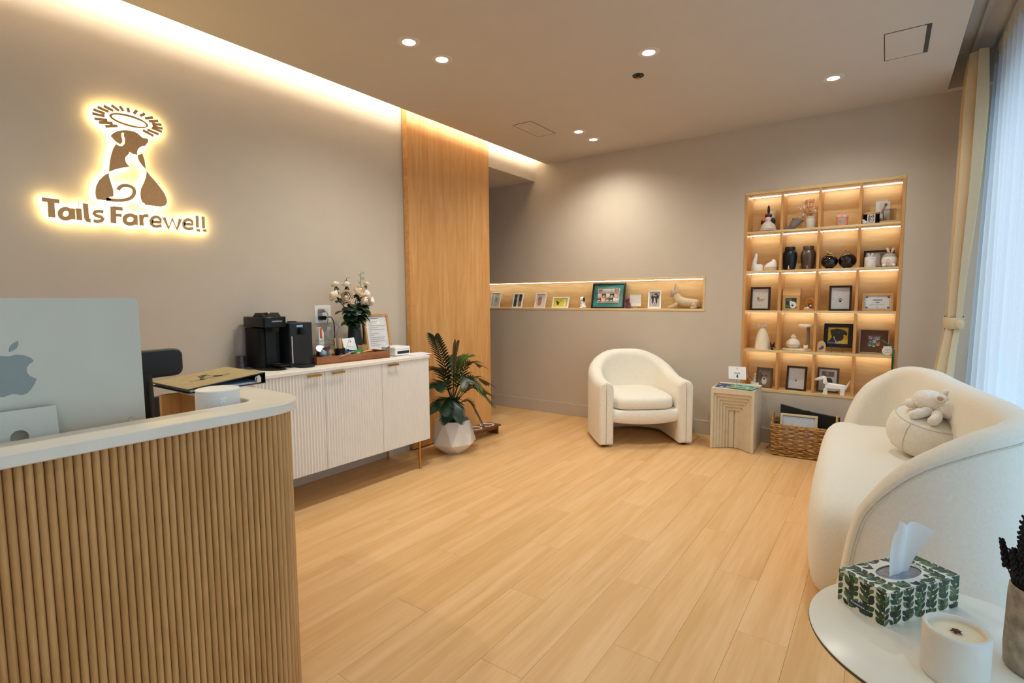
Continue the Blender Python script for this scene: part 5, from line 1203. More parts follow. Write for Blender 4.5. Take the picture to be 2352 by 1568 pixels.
for x, rr, sx_, lb in ((-.392, .061, 1, 'glossy black ball urn with gold moon bird, smaller of two'), (-.268, .064, 1.0, 'larger glossy black ball urn with two gold birds')):
    u = thing('ball_urn', lb, 'urn', (x, SY + (.01 if rr > .062 else -.01), z), 0, 'pair of glossy ball urns')
    b = B(); prof = [(0, 0), (.03, 0)] + [(rr * math.cos(a), rr * .98 + rr * .96 * math.sin(a)) for a in [(-1.1 + 2.67 * k / 14) for k in range(15)]]; prof[-1] = (0, prof[-1][1])
    obj('urn_body', b.lathe(prof, 32), M_GLB, u, smooth=True, ang=60)
    top = prof[-1][1]; b = B()
    if rr < .062: b.tube([tuple(q) for q in smooth_curve([(-.012, 0, top + .028), (-.014, 0, top + .012), (0, 0, top + .003), (.012, 0, top + .008), (.02, 0, top + .013)], 4)], [.001, .003, .005, .007, .008, .008, .008, .008, .007, .007, .006, .005, .004, .003, .002, .001, .001], 8)
    else: b.sph((-.014, 0, top + .022), (.006, .004, .014)).sph((.006, 0, top + .012), (.010, .006, .007)).sph((.015, 0, top + .018), .005).tube([(0, 0, top), (-.006, 0, top + .012)], .0025, 6)
    obj('gold_knob', b, M_GOLD, u, smooth=True)
    b = B(); rn = random.Random(int(rr * 1e4))
    for k in range(9):
        a = -PI / 2 + rn.uniform(-.7, .2); e_ = rn.uniform(-.1, .6); b.sph((rr * math.cos(e_) * math.cos(a), rr * math.cos(e_) * math.sin(a), rr * .98 + rr * .96 * math.sin(e_)), .0014, 6, 4)
    obj('star_dots', b, M_PAPER, u)
picture_frame('framed_photo', 'dark wide collage frame behind the rabbit jars', (-.058, SY + .075, z), .205, .142, .014, .014, math.radians(7), 0, M_DARKWOOD, [(SQ, MI('b9aea2')), (rect(.06, .45, .15, .95), MI('cfc8c0')), (rect(.55, .93, .1, .9), MI('6b5a52')), (ell(.72, .55, .12, .25), MI('a08878'))])
def bunny_ears(t, x, z_, s, m):
    for sg in (-1, 1):
        b = B().sph((x + sg * .014 * s, 0, z_ + .018 * s), (.009 * s, .005 * s, .022 * s), 12, 8, M=Matrix.Rotation(sg * .35, 3, 'Y')); e_ = obj('ear', b, m, t, smooth=True)
        obj('inner_ear', B().sph((x + sg * .014 * s, -.0035 * s, z_ + .017 * s), (.005 * s, .003 * s, .015 * s), 10, 8, M=Matrix.Rotation(sg * .35, 3, 'Y')), mat('f0bfae', .6), e_, smooth=True)
bj = thing('rabbit_jar', 'white flowered cylinder jar with rabbit ears', 'jar', (-.112, SY - .03, z))
obj('jar_body', B().lathe([(0, 0), (.037, 0), (.039, .004), (.039, .076), (.037, .082), (.0, .084)], 30), mat('f1ebe4', .4, var=.03), bj, smooth=True, ang=50)
bunny_ears(bj, 0, .082, .8, mat('f1ebe4', .4, var=.03)); rn = random.Random(3); b = B()
for k in range(26):
    a = -PI / 2 + rn.uniform(-1.4, 1.4); zz = rn.uniform(.01, .075); b.sph((.0388 * math.cos(a), .0388 * math.sin(a), zz), .0026, 6, 4)
obj('flower_print', b, mat('e3a08e', .6, var=.3, scale=300), bj)['kind'] = 'stuff'
rj = thing('rabbit_jar', 'round cream rabbit jar with grey hood and pink house print', 'jar', (.012, SY - .02, z))
obj('jar_body', B().lathe([(0, 0), (.032, 0), (.047, .016), (.053, .042), (.05, .064), (.043, .078), (0, .08)], 30), mat('efe6d8', .4, var=.03), rj, smooth=True, ang=60)
obj('hood', B().lathe([(.0445, .077), (.042, .084), (.03, .1), (.012, .108), (0, .109)], 30), mat('a9aaa4', .5, var=.04), rj, smooth=True, ang=60)
bunny_ears(rj, .004, .108, 1.05, mat('d9d2cc', .5)); obj('gold_bow', B().sph((-.005, -.018, .108), (.005, .004, .004)).sph((.006, -.018, .108), (.005, .004, .004)), M_GOLD, rj, smooth=True)
obj('paws', B().sph((-.032, -.04, .012), (.014, .012, .012)).sph((.028, -.044, .012), (.014, .012, .012)), mat('f1ebe4', .4), rj, smooth=True)
b = B(); hs = lambda u, v: (u, -.001 - math.sqrt(max(.0, .0535 ** 2 - u * u - ((v - .042) * .75) ** 2)), v)
b.flat([(-.022, .022), (.006, .022), (.006, .05), (-.008, .062), (-.022, .05)], hs); obj('house_print', b, mat('e6b3ab', .6), rj)

# ---- third row
z = SH[2]
paw = lambda cx, cy, s: [ell(cx, cy - .25 * s, .32 * s, .26 * s), ell(cx - .42 * s, cy + .05 * s, .12 * s, .17 * s), ell(cx - .15 * s, cy + .3 * s, .12 * s, .17 * s), ell(cx + .17 * s, cy + .3 * s, .12 * s, .17 * s), ell(cx + .43 * s, cy + .05 * s, .12 * s, .17 * s)]
M_DKF = wood('2a1a10', '3f2a1b', 'Z', freq=30, stretch=8, rough=.35)
picture_frame('framed_photo', 'dark frame holding a lock of pale fur on cream paper', (-.912, SY - .01, z), .162, .208, .016, .022, math.radians(6), math.radians(3), M_DKF, [(SQ, MI('e9e1d3')), (ell(.5, .42, .22, .07, 16), MI('cdb5a0')), (ell(.36, .52, .06, .07), MI('8a7260')), (ribbon([(.4, .5), (.6, .45), (.78, .46)], .05), MI('bfa48e')), (rect(.46, .56, .16, .17), MI('8a8078'))])
hu = thing('wooden_photo_urn', 'wooden house shaped urn with small dog photo', 'urn', (-.662, SY, z))
obj('house_body', B().bx(-.066, .066, -.035, .05, 0, .125), M_OAKX, hu, bevel=.001)
obj('gable_lid', B().prism([(-.036, 0), (-.018, .05), (-.018, .062), (.05, .062), (.05, 0)], -.068, .068, lambda u, v, d: (d, u, .127 + v)), M_OAKX, hu, bevel=.001)
b = B(); ms = []
for k, (p, c) in enumerate([(rect(-.042, .042, .02, .108), '26382a'), (ell(.016, .048, .026, .03), 'ece6e0'), (ell(.0, .07, .012, .014), 'ece6e0'), (ell(.012, .045, .008, .008), '2a2322'), (rect(-.042, -.006, .02, .05), '3d6b4c'), (ell(-.02, .092, .03, .012), '55655a')]): ms.append(MI(c)); b.add([(u, -.0354 - .0003 * k, v) for u, v in p], [tuple(range(len(p)))], k)
obj('dog_print', b, ms, hu)
ar = thing('arch_keepsake', 'tiny wooden arch ornament with cat photo and white slipper', 'ornament', (-.522, SY - .02, z))
obj('wood_base', B().bx(-.044, .036, -.03, .03, 0, .018), M_OAKX, ar, bevel=.001)
ap_ = [(-.03, 0), (.034, 0), (.034, .05)] + [(.002 + .032 * math.cos(a), .05 + .034 * math.sin(a)) for a in [PI * k / 12 for k in range(1, 12)]] + [(-.03, .05)]
obj('arch_plate', B().prism(ap_, .012, .02, lambda u, v, d: (u, d, .018 + v)), mat('b06a1e', .5, var=.1), ar)
obj('arch_rim', B().tube([(u, .014, .018 + v) for u, v in ap_[1:]], .0035, 6), M_OAKX, ar, smooth=True)
obj('photo', B().bx(-.012, .018, .0108, .0118, .025, .06), MI('2a2a2c'), ar); obj('photo_pet', B().sph((.006, .0105, .042), (.009, .0006, .01)), MI('d9d4cd'), ar)
obj('white_slipper', B().sph((-.018, -.008, .022), (.022, .012, .006)).sph((-.012, -.006, .03), .006), M_PORC, ar, smooth=True)
picture_frame('framed_photo', 'dark frame with black paw print, on the middle shelf', (-.304, SY - .01, z), .16, .21, .016, .022, math.radians(6), math.radians(3), M_DKF, [(SQ, MI('dcd8d6'))] + [(p, MI('1f1d1e')) for p in paw(.5, .42, .20)])
cert = [(SQ, MI('f3f1ec'))]
for (a0, a1, c0, c1) in ((.03, .97, .95, .965), (.03, .97, .035, .05), (.03, .04, .05, .95), (.96, .97, .05, .95)): cert.append((rect(a0, a1, c0, c1), MI('93a3cf')))
for cx in (.08, .92):
    for cy in (.12, .88): cert.append((ell(cx, cy, .05, .06), MI('4a64ad')))
cert += [(rect(.32, .68, .66, .70), MI('3a3b46')), (rect(.42, .58, .48, .53), MI('6a6a6a'))] + [(rect(.2, .8, .36 - .05 * k, .373 - .05 * k), MI('a9a7a5')) for k in range(2)] + [(rect(.45, .55, .14, .16), MI('555555'))]
for i, ch_ in enumerate('CERTIFICATE'): pass
picture_frame('framed_certificate', 'certificate with blue scroll border in a pale wood frame', (-.05, SY - .01, z), .205, .142, .017, .02, math.radians(7), math.radians(2), M_OAKX, cert, cat='certificate')

# ---- fourth row
z = SH[1]
be = thing('draped_urn', 'cream draped urn topped with a little bone', 'urn', (-.884, SY, z))
M_CRM = mat('ecdcc0', .6, var=.05, scale=40)
rows = []
for k in range(13):
    v = k / 12; rows.append([((.071 * (1 - v ** 2.2) ** .5 * (1 - .25 * v) + .004 * math.sin(5 * a + v * 3) * (1 - v)) * math.cos(a) * .98, (.06 * (1 - v ** 2.2) ** .5 * (1 - .25 * v)) * math.sin(a), .2 * v) for a in [2 * PI * j / 28 for j in range(28)]])
b = B().grid(rows, cv=True); b.add(rows[0], [tuple(range(27, -1, -1))]); obj('drape', b, M_CRM, be, smooth=True)
obj('bone', B().tube([(-.028, 0, .205), (.028, 0, .209)], .008, 10).sph((-.033, 0, .213), .010).sph((-.034, 0, .198), .010).sph((.033, 0, .217), .010).sph((.034, 0, .202), .010), M_CRM, be, smooth=True)
db = thing('dog_ornament', 'tiny black and tan pointed ear dog head ornament', 'ornament', (-.795, SY - .045, z))
obj('head', B().sph((0, 0, .026), (.019, .016, .026)).sph((0, -.012, .016), (.011, .014, .012)), M_BK, db, smooth=True)
obj('tan_markings', B().sph((-.009, -.013, .018), (.007, .009, .010)).sph((.009, -.013, .018), (.007, .009, .010)), mat('b5702c', .6), db, smooth=True)
for sg in (-1, 1): obj('ear', B().tube([(sg * .011, 0, .042), (sg * .014, .0, .058), (sg * .015, 0, .073)], [.006, .005, .001], 8), M_BK, db, smooth=True)
cu_ = thing('cat_tree_urn', 'cream round urn on an oval base with scratching post', 'urn', (-.61, SY - .01, z))
b = B().lathe([(0, 0), (.105, 0), (.112, .006), (.112, .014), (.104, .02), (0, .02)], 36, sy=.48); obj('oval_base', b, mat('e8d6b6', .6, var=.06), cu_, smooth=True, ang=50)
obj('ball_body', B().lathe([(0, .02), (.03, .02), (.05, .038), (.055, .055), (.0565, .058), (.055, .061), (.05, .078), (.03, .098), (.012, .106), (0, .107)], 30, (-.028, 0, 0)), M_CRM, cu_, smooth=True, ang=60)
obj('bone_knob', B().sph((-.04, 0, .116), .009).sph((-.016, 0, .116), .009).sph((-.034, 0, .13), .009).sph((-.022, 0, .13), .009).sph((-.028, 0, .116), (.012, .007, .01)), M_CRM, cu_, smooth=True)
obj('sisal_post', B().lathe([(.0125, .02), (.0125, .205)], 16, (.085, 0, 0)), mat('7d7368', .9, var=.2, scale=200), cu_, smooth=True)
obj('post_platform', B().lathe([(0, .205), (.05, .206), (.057, .212), (.057, .222), (.05, .228), (0, .229)], 28, (.062, 0, 0), sy=.75), mat('f3ebdd', .8, var=.05), cu_, smooth=True)
obj('cat_face', B().sph((.075, -.04, .036), (.018, .014, .016)).sph((.062, -.04, .05), .005).sph((.088, -.04, .05), .005), mat('efe0c8', .6), cu_, smooth=True)
a2 = thing('arch_ornament', 'small pale wooden arch with blue flower in the fourth row', 'ornament', (-.42, SY - .06, z))
ap2 = [(-.031, 0), (.031, 0), (.031, .052)] + [(.031 * math.cos(a), .052 + .045 * math.sin(a)) for a in [PI * k / 12 for k in range(1, 12)]] + [(-.031, .052)]
obj('arch_plate', B().prism(ap2, -.008, .008, lambda u, v, d: (u, d, v)), mat('dcae74', .6, var=.06), a2, bevel=.001)
b = B(); rn = random.Random(2)
for k in range(9): b.sph((rn.uniform(-.013, .013), -.009, .04 + rn.uniform(-.012, .012)), .0065, 8, 6)
obj('blue_flower', b, mat('2f56a0', .6, var=.3, scale=200), a2, smooth=True)
dp = [(SQ, MI('e8bd1c')), ([(.02, 0), (.02, .12), (.12, .26), (.2, .42), (.14, .6), (.1, .78), (.14, .86), (.24, .87), (.42, .93), (.6, .9), (.78, .84), (.88, .78), (.92, .64), (.88, .52), (.83, .56), (.76, .56), (.78, .42), (.74, .26), (.62, .18), (.5, .14), (.44, .0)], MI('2a2325')), ([(.28, .48), (.33, .42), (.36, .28), (.44, .14), (.5, .08), (.56, .16), (.62, .18), (.66, .0), (.4, .0), (.36, .2), (.27, .36)], MI('c9bfa8')), (ell(.52, .66, .04, .045), MI('4a4042')), (ell(.54, .68, .012, .014), MI('e6e2dc')), (rect(0, .4, 0, .08), MI('6f7680')), ([(.86, .72), (.94, .70), (.93, .52), (.88, .5)], MI('141112'))]
dpf = picture_frame('pet_portrait', 'black framed portrait of a dark dog on bright yellow', (-.312, SY + .0, z + .043), .205, .198, .03, .025, math.radians(9), math.radians(-3), M_BLACK, dp)
es = thing('acrylic_easel', 'clear acrylic easel holding the yellow dog portrait', 'easel', (-.312, SY + .0, z))
b = B()
for x in (-.04, .04): b.bx(x - .003, x + .003, -.035, .06, 0, .006).bx(x - .003, x + .003, -.012, -.006, .006, .043).bx(x - .003, x + .003, -.03, .03, .036, .0425).bx(x - .003, x + .003, -.034, -.028, .036, .06)
b.bx(-.06, .06, .03, .036, 0, .006); obj('clear_frame', b, glass((.96, .94, .92), 2.0, 'easel'), es)
hl = [(SQ, MI('7c4a2a'))]
patt = [(.3, .72, 'e0a48c'), (.52, .78, '6a5a8c'), (.7, .7, 'b9b1a6'), (.27, .25, '9a948a'), (.5, .48, 'f0cfd2'), (.73, .3, 'd98a3c'), (.5, .2, '5f8f7c'), (.3, .5, '3f6a70')]
hl.append((rect(.18, .86, .1, .9), MI('55736e')))
for (cx, cy, c) in patt:
    hl += [(ell(cx, cy, .13, .13), MI(c)), (ell(cx - .09, cy + .12, .04, .05), MI(c)), (ell(cx + .09, cy + .12, .04, .05), MI(c)), (ell(cx, cy - .04, .06, .05), MI('efe4d4')), (ell(cx, cy - .02, .02, .02), MI('1d1612'))]
picture_frame('shadow_box', 'brown shadow box with a cluster of painted pet heads', (-.062, SY + .03, z + .002), .202, .198, .008, .03, math.radians(7), math.radians(-2), mat('cbb08a', .5, var=.05), hl, mat_w=.034, mat_m=mat('6a3d22', .6, var=.1))
co = thing('cat_ornament', 'round cream cat face ornament on green ribbon', 'ornament', (.030, SY - .068, z))
obj('disc', B().prism(ell(0, .037, .036, .036, 26), -.006, .006, lambda u, v, d: (u, d, v)), mat('ece2d0', .5, var=.06), co, bevel=.003)
for sg in (-1, 1): obj('ear', B().sph((sg * .02, -.002, .068), (.008, .004, .009)), mat('cbb394', .6), co, smooth=True)
b = B()
for q in (ell(-.011, .046, .004, .003), ell(.011, .046, .004, .003), ell(0, .038, .003, .002), rect(-.018, .018, .022, .0235)): b.flat(q, lambda u, v: (u, -.0068, v))
obj('face_print', b, mat('3a2c22', .6), co)
b = B(); rp_ = smooth_curve([(-.035, .03, .12), (-.01, .01, .095), (.02, -.002, .075), (.036, -.01, .066), (.038, -.028, .03), (.036, -.036, .0), (.036, -.037, -.06), (.035, -.036, -.13)], 5)
b.grid([[(p.x - .007, p.y, p.z - .003) for p in rp_], [(p.x + .007, p.y - .001, p.z + .003) for p in rp_], [(p.x + .007, p.y + .0005, p.z + .003) for p in rp_], [(p.x - .007, p.y + .0015, p.z - .003) for p in rp_]], cu=True); obj('green_ribbon', b, mat('1f4a22', .5, var=.25), co, smooth=True)

# ---- bottom row
z = SH[0]
rg = thing('ring_ornament', 'clear glass ring ornament with cream pet figure', 'ornament', (-.935, SY + .03, z))
obj('glass_ring', B().tube([(.075 * math.cos(a), 0, .115 + .08 * math.sin(a)) for a in [2 * PI * k / 36 for k in range(36)]], .003, 8, True), mat('ecc9a2', .2, var=.05), rg, smooth=True)
obj('pet_figure', B().lathe([(0, .045), (.024, .045), (.018, .07), (.012, .1), (.016, .112), (0, .122)], 16), M_CRM, rg, smooth=True); obj('white_base', B().lathe([(0, 0), (.04, 0), (.042, .03), (.038, .04), (0, .042)], 24), M_PORC, rg, smooth=True, ang=50)
picture_frame('framed_photo', 'brown frame with dog close-up and glare at the bottom left', (-.862, SY - .015, z), .135, .182, .013, .02, math.radians(9), math.radians(-6), mat('6a5546', .35, .3, var=.1), [(SQ, MI('7d6a58')), (rect(0, 1, .0, .25), MI('8b6f50')), (ell(.5, .5, .36, .36), MI('8a7a68')), (ell(.2, .55, .12, .24), MI('5a4a3c')), (ell(.82, .55, .12, .24), MI('9a7a55')), (ell(.5, .32, .2, .22), MI('d9d8d6')), (ell(.5, .44, .08, .06), MI('3a3430')), (ell(.36, .62, .05, .04), MI('2c2520')), (ell(.64, .62, .05, .04), MI('2c2520'))])
picture_frame('framed_photo', 'dark frame with small black print mark at the bottom', (-.606, SY - .015, z), .158, .212, .016, .022, math.radians(9), math.radians(-5), M_DKF, [(SQ, MI('e2dedc'))] + [(p, MI('1f1d1e')) for p in paw(.48, .42, .14)[:3]])
picture_frame('framed_photo', 'grey brown frame with two photos behind the dachshund', (-.373, SY + .02, z), .16, .21, .014, .02, math.radians(8), math.radians(-4), mat('5d4a3c', .4, .2, var=.12), [(SQ, MI('e6e4e0')), (rect(.16, .84, .66, .9), MI('6e6870')), (ell(.45, .8, .1, .1), MI('c98a62')), (ell(.55, .42, .22, .2), MI('3a302c')), (rect(.2, .4, .1, .5), MI('d8d4ce'))])
M_FACET = mat('f3efe8', .3, var=.02)
da = thing('dachshund_statue', 'white faceted dachshund statue on the bottom shelf', 'statue', (-.335, SY - .055, z))
def hull(name, pts, m, parent):
    bm = bmesh.new()
    for p in pts: bm.verts.new(p)
    bmesh.ops.convex_hull(bm, input=bm.verts); me = bpy.data.meshes.new(name); bm.to_mesh(me); bm.free(); me.materials.append(m)
    o = bpy.data.objects.new(name, me); COL.objects.link(o); o.parent = parent; return o
def prismx(secs):
    o = []
    for (x, zc, hy, hz) in secs:
        for k in range(6): a = 2 * PI * k / 6 + .3; o.append((x, hy * math.cos(a), zc + hz * math.sin(a)))
    return o
hull('body', prismx([(-.045, .062, .024, .028), (-.02, .062, .03, .034), (.05, .062, .026, .027), (.095, .06, .022, .024), (.108, .062, .012, .014)]), M_FACET, da)
hull('neck', prismx([(-.03, .08, .022, .022), (-.05, .105, .02, .02), (-.058, .125, .018, .018)]), M_FACET, da)
dh = hull('head', prismx([(-.045, .128, .018, .018), (-.065, .132, .022, .02), (-.09, .122, .015, .013), (-.122, .113, .010, .009), (-.13, .114, .006, .006)]), M_FACET, da)
for sg in (-1, 1):
    hull('ear', [(-.058, sg * .02, .14), (-.04, sg * .024, .135), (-.035, sg * .030, .10), (-.05, sg * .032, .085), (-.062, sg * .03, .10), (-.05, sg * .022, .11)], M_FACET, dh)
    hull('foreleg', [(-.04 + dx_, sg * .016 + dy_, zz) for dx_, dy_, zz in ((-.014, -.01, 0), (.012, -.01, 0), (.012, .01, 0), (-.014, .01, 0), (-.012, -.01, .05), (.012, -.01, .05), (.012, .01, .05), (-.012, .01, .05), (-.022, -.008, 0), (-.022, .008, 0))], M_FACET, da)
    hull('hind_leg', [(.08 + dx_, sg * .016 + dy_, zz) for dx_, dy_, zz in ((-.010, -.01, 0), (.012, -.01, 0), (.012, .01, 0), (-.010, .01, 0), (-.016, -.011, .055), (.016, -.011, .055), (.016, .011, .055), (-.016, .011, .055), (-.018, -.008, 0), (-.018, .008, 0))], M_FACET, da)
hull('tail', [(.10, 0, .075), (.10, .006, .062), (.10, -.006, .062), (.128, .002, .125), (.128, -.002, .12), (.115, 0, .07)], M_FACET, da)
o = tag(obj('yellow_tag', B().bx(-.012, .012, -.008, .008, 0, .003), mat('e6c84a', .6)), 'tiny yellow tag on the front of the bottom shelf', 'tag'); o.location = (-.56, D + .012, z)

# ------------------------------------------------------------------ curved sofa
so = thing('curved_sofa', 'large cream curved sofa with rounded wrap-around back', 'sofa', (0.1, 3.3, 0))
SOX, SOY = 0.1, 3.3
M_SOFA = mat('e9e1d0', .85, var=.03, scale=90, bump=.22, bscale=420, spec=.2, sheen=.25)
plan = smooth_curve([(-.125, 2.365, 0), (.02, 2.315, 0), (.20, 2.31, 0), (.35, 2.375, 0), (.455, 2.53, 0), (.50, 2.78, 0), (.495, 3.05, 0), (.455, 3.27, 0), (.415, 3.47, 0), (.36, 3.80, 0), (.315, 4.115, 0), (.225, 4.33, 0), (.08, 4.42, 0), (-.08, 4.41, 0), (-.235, 4.36, 0)], 8)
acc = [0]
for i in range(1, len(plan)): acc.append(acc[-1] + (plan[i] - plan[i - 1]).length)
LT = acc[-1]
def plan_at(s):
    s = max(0, min(LT, s))
    for i in range(1, len(acc)):
        if s <= acc[i] + 1e-9:
            t_ = (s - acc[i - 1]) / (acc[i] - acc[i - 1]); p = plan[i - 1].lerp(plan[i], t_)
            a_ = plan[max(i - 2, 0)]; c_ = plan[min(i + 1, len(plan) - 1)]; d = (c_ - a_).normalized(); return p, Vector((-d.y, d.x, 0))
    return plan[-1], Vector((0, -1, 0))
# ridge profile in (arc length, height): rises from the floor at both tips
rid = [(0.0, .03), (-.004, .12), (.012, .24), (.038, .40), (.085, .53), (.22, .695), (.40, .80), (.58, .84), (.8, .845), (1.1, .835), (1.5, .835), (LT - .8, .835), (LT - .50, .832), (LT - .36, .812), (LT - .22, .745), (LT - .11, .64), (LT - .035, .47), (LT - .005, .30), (LT + .004, .14), (LT, .03)]
rc = [Vector((p.x, p.y)) for p in smooth_curve([(a, c, 0) for a, c in rid], 6)]
def off_curve(d):
    o = []
    for i in range(len(rc)):
        t_ = (rc[min(i + 1, len(rc) - 1)] - rc[max(i - 1, 0)]).normalized(); n_ = Vector((t_.y, -t_.x)); q = rc[i] + n_ * d
        o.append(Vector((max(.0, min(LT, q.x)) if d == 0 else max(d * .6, min(LT - d * .6, q.x)), max(.02, q.y))))
    return o
TB = .125
def P3(q, n, zz=None):
    p, nr = plan_at(q.x); return (p.x + nr.x * n - SOX, p.y + nr.y * n - SOY, q.y if zz is None else zz)
seam = off_curve(.048); o1 = off_curve(.022); o2 = off_curve(.006); o0 = off_curve(0.0)
rows = [[P3(q, .004, .02) for q in seam], [P3(q, .002, .02 + (q.y - .02) * .5) for q in seam], [P3(q, .002, .02 + (q.y - .02) * .9) for q in seam], [P3(q, .004) for q in seam]]
b = B().grid(rows); obj('outer_panel', b, M_SOFA, so, smooth=True, ang=80)
rows = [[P3(q, .004) for q in seam], [P3(q, -.004) for q in off_curve(.034)], [P3(q, .004) for q in o1], [P3(q, .022) for q in o2], [P3(q, .055) for q in o0], [P3(q, .09) for q in o2], [P3(q, .112) for q in o1], [P3(q, .122) for q in off_curve(.045)], [P3(q, TB) for q in off_curve(.07)], [P3(q, TB + .02, min(.30, q.y)) for q in off_curve(.07)]]
b = B().grid(rows); obj('backrest', b, M_SOFA, so, smooth=True, ang=180)
obj('piping', B().tube([P3(q, .0) for q in seam], .0035, 6), mat('d3c9b4', .8), so, smooth=True)
# seat block
front = [(-.10, 2.44), (-.185, 2.47), (-.235, 2.60), (-.262, 2.85), (-.285, 3.2), (-.300, 3.6), (-.308, 3.95), (-.300, 4.18), (-.262, 4.32), (-.2, 4.345)]
inn = []
for k in range(21):
    p, nr = plan_at(LT * (.97 - .94 * k / 20)); inn.append((p.x + nr.x * .09, p.y + nr.y * .09))
loop = [(p.x, p.y) for p in smooth_curve([(x, y, 0) for x, y in front + inn], 3, True)]
cx_ = sum(p[0] for p in loop) / len(loop); cy_ = sum(p[1] for p in loop) / len(loop)
def inset(d):
    o = []
    for p in loop:
        v = Vector((cx_, cy_)) - Vector(p); o.append(Vector(p) + v.normalized() * d * (1 + .35 * abs(v.normalized().y)))
    return o
rows = []
for d, zz in ((.045, .025), (.022, .05), (.006, .12), (.0, .22), (.004, .30), (.014, .355), (.034, .395), (.065, .420), (.11, .434), (.17, .440)):
    rows.append([(p.x - SOX, p.y - SOY, zz) for p in inset(d)])
rows.append([(p[0] * .35 + .65 * (x - 0), p[1] * .35 + .65 * (y - 0), .444) for p, (x, y) in ((q, (cx_ - SOX, cy_ - SOY)) for q in rows[-1])])
b = B().grid(rows, cv=True); b.add(rows[-1], [tuple(range(len(loop)))]); b.add(rows[0], [tuple(range(len(loop) - 1, -1, -1))])
obj('seat', b, M_SOFA, so, smooth=True, ang=80)
for (x, y) in ((-.12, 2.62), (-.15, 4.15), (.33, 2.7), (.2, 4.1)): obj('foot', B().lathe([(.025, 0), (.028, .03)], 14, (x - SOX, y - SOY, 0)), M_BLACK, so)

# ------------------------------------------------------------------ round pouf cushion and plush toy
M_POUF = mat('e8dfce', .9, var=.04, scale=60, bump=.25, bscale=350, sheen=.3)
pf = thing('pouf_cushion', 'round cream pouf cushion with piped seams on the sofa', 'cushion', (.225, 3.53, .447))
TM = Matrix.Scale(1.17, 4) @ Matrix.Translation((0, 0, .100)) @ Matrix.Rotation(math.radians(9), 4, 'Y') @ Matrix.Rotation(math.radians(12), 4, 'X')
rows = []; NP = 48
for (r, zz) in ((.0, -.085), (.10, -.084), (.142, -.07), (.158, -.045), (.166, 0), (.160, .045), (.146, .072), (.135, .079), (.10, .090), (.0, .096)):
    rows.append([(r * (1 + (.008 * math.cos(16 * a) if .13 < r < .162 else 0)) * math.cos(a), r * (1 + (.008 * math.cos(16 * a) if .13 < r < .162 else 0)) * math.sin(a), zz) for a in [2 * PI * k / NP for k in range(NP)]])
b = B().grid(rows, cv=True).xf(TM); obj('cushion_body', b, M_POUF, pf, smooth=True, ang=80)
b = B().tube([(.1445 * math.cos(a), .1445 * math.sin(a), .0745) for a in [2 * PI * k / 48 for k in range(48)]], .002, 6, True)
for a in (-2.2, -.6, 1.0, 2.5): b.tube([(r * math.cos(a), r * math.sin(a), zz) for r, zz in ((.1445, .0745), (.1605, .045), (.1668, 0), (.159, -.045), (.143, -.07))], .0012, 5)
b.xf(TM); obj('piping', b, mat('cfc4ae', .8), pf, smooth=True)
M_PLU = mat('efe6d6', .95, var=.08, scale=120, bump=.8, bscale=220, sheen=.5)
pt = thing('plush_toy', 'cream plush animal slumped over the pouf cushion', 'plush toy', (.285, 3.46, .668), math.radians(-30))
skin_body('body', [(0, 0, .03), (.07, .0, .028), (.13, .0, .01), (-.05, 0, .04), (-.09, .0, .045)], [(0, 1), (1, 2), (0, 3), (3, 4)], [(.045, .04), (.045, .04), (.03, .03), (.042, .035), (.025, .022)], M_PLU, pt)
hdp = obj('head', B().sph((-.06, -.015, .062), (.062, .05, .042)).sph((-.112, -.03, .042), (.028, .032, .022)), M_PLU, pt, smooth=True)
obj('ear', B().sph((-.02, .03, .098), (.015, .008, .012)), M_PLU, hdp, smooth=True); obj('ear', B().sph((-.0, -.05, .082), (.020, .010, .014)), M_PLU, hdp, smooth=True)
obj('ear_patch', B().sph((-.0, -.058, .083), (.012, .004, .009)), mat('b8a184', .9), hdp, smooth=True)
skin_body('foreleg', [(-.04, -.03, .03), (-.06, -.075, .012), (-.09, -.10, .0)], [(0, 1), (1, 2)], [.022, .020, .022], M_PLU, pt)
skin_body('foreleg', [(-.02, -.03, .02), (.0, -.075, .0), (-.01, -.105, -.012)], [(0, 1), (1, 2)], [.022, .020, .022], M_PLU, pt)
skin_body('hind_leg', [(.09, -.01, .015), (.13, -.06, -.012), (.15, -.10, -.035)], [(0, 1), (1, 2)], [.03, .028, .03], M_PLU, pt)
skin_body('hind_leg', [(.08, .03, .03), (.13, .05, .03), (.17, .03, .012)], [(0, 1), (1, 2)], [.028, .022, .022], M_PLU, pt)
obj('dark_collar', B().tube([(.055, -.035, .055), (.085, -.02, .062), (.10, .015, .058)], .006, 6), mat('7a6d60', .8), pt, smooth=True)

pt.scale = (1.28, 1.28, 1.28)
# ------------------------------------------------------------------ round side table in the foreground
TBX, TBY, TBZ = .149, 1.372, .57
tb = thing('round_side_table', 'round white side table in the foreground', 'side table', (TBX, TBY, 0))
obj('table_top', B().lathe([(0, TBZ - .004), (.2605, TBZ - .004), (.2645, TBZ - .003), (.2645, TBZ - .0008), (.2635, TBZ), (0, TBZ)], 96), mat('efe9d8', .28, var=.02, scale=8, spec=.5), tb, smooth=True, ang=40)
obj('wood_rim', B().lathe([(0, TBZ - .022), (.245, TBZ - .022), (.2635, TBZ - .010), (.2655, TBZ - .0042), (0, TBZ - .0042)], 96), mat('4a3a2a', .4, var=.1), tb, smooth=True, ang=40)
obj('column', B().lathe([(.02, .02), (.02, TBZ - .022)], 24), mat('4a3a2a', .4), tb, smooth=True, ang=40)
obj('base_disc', B().lathe([(0, 0), (.16, 0), (.162, .003), (.16, .016), (.03, .022), (0, .022)], 48), mat('4a3a2a', .4), tb, smooth=True, ang=40)
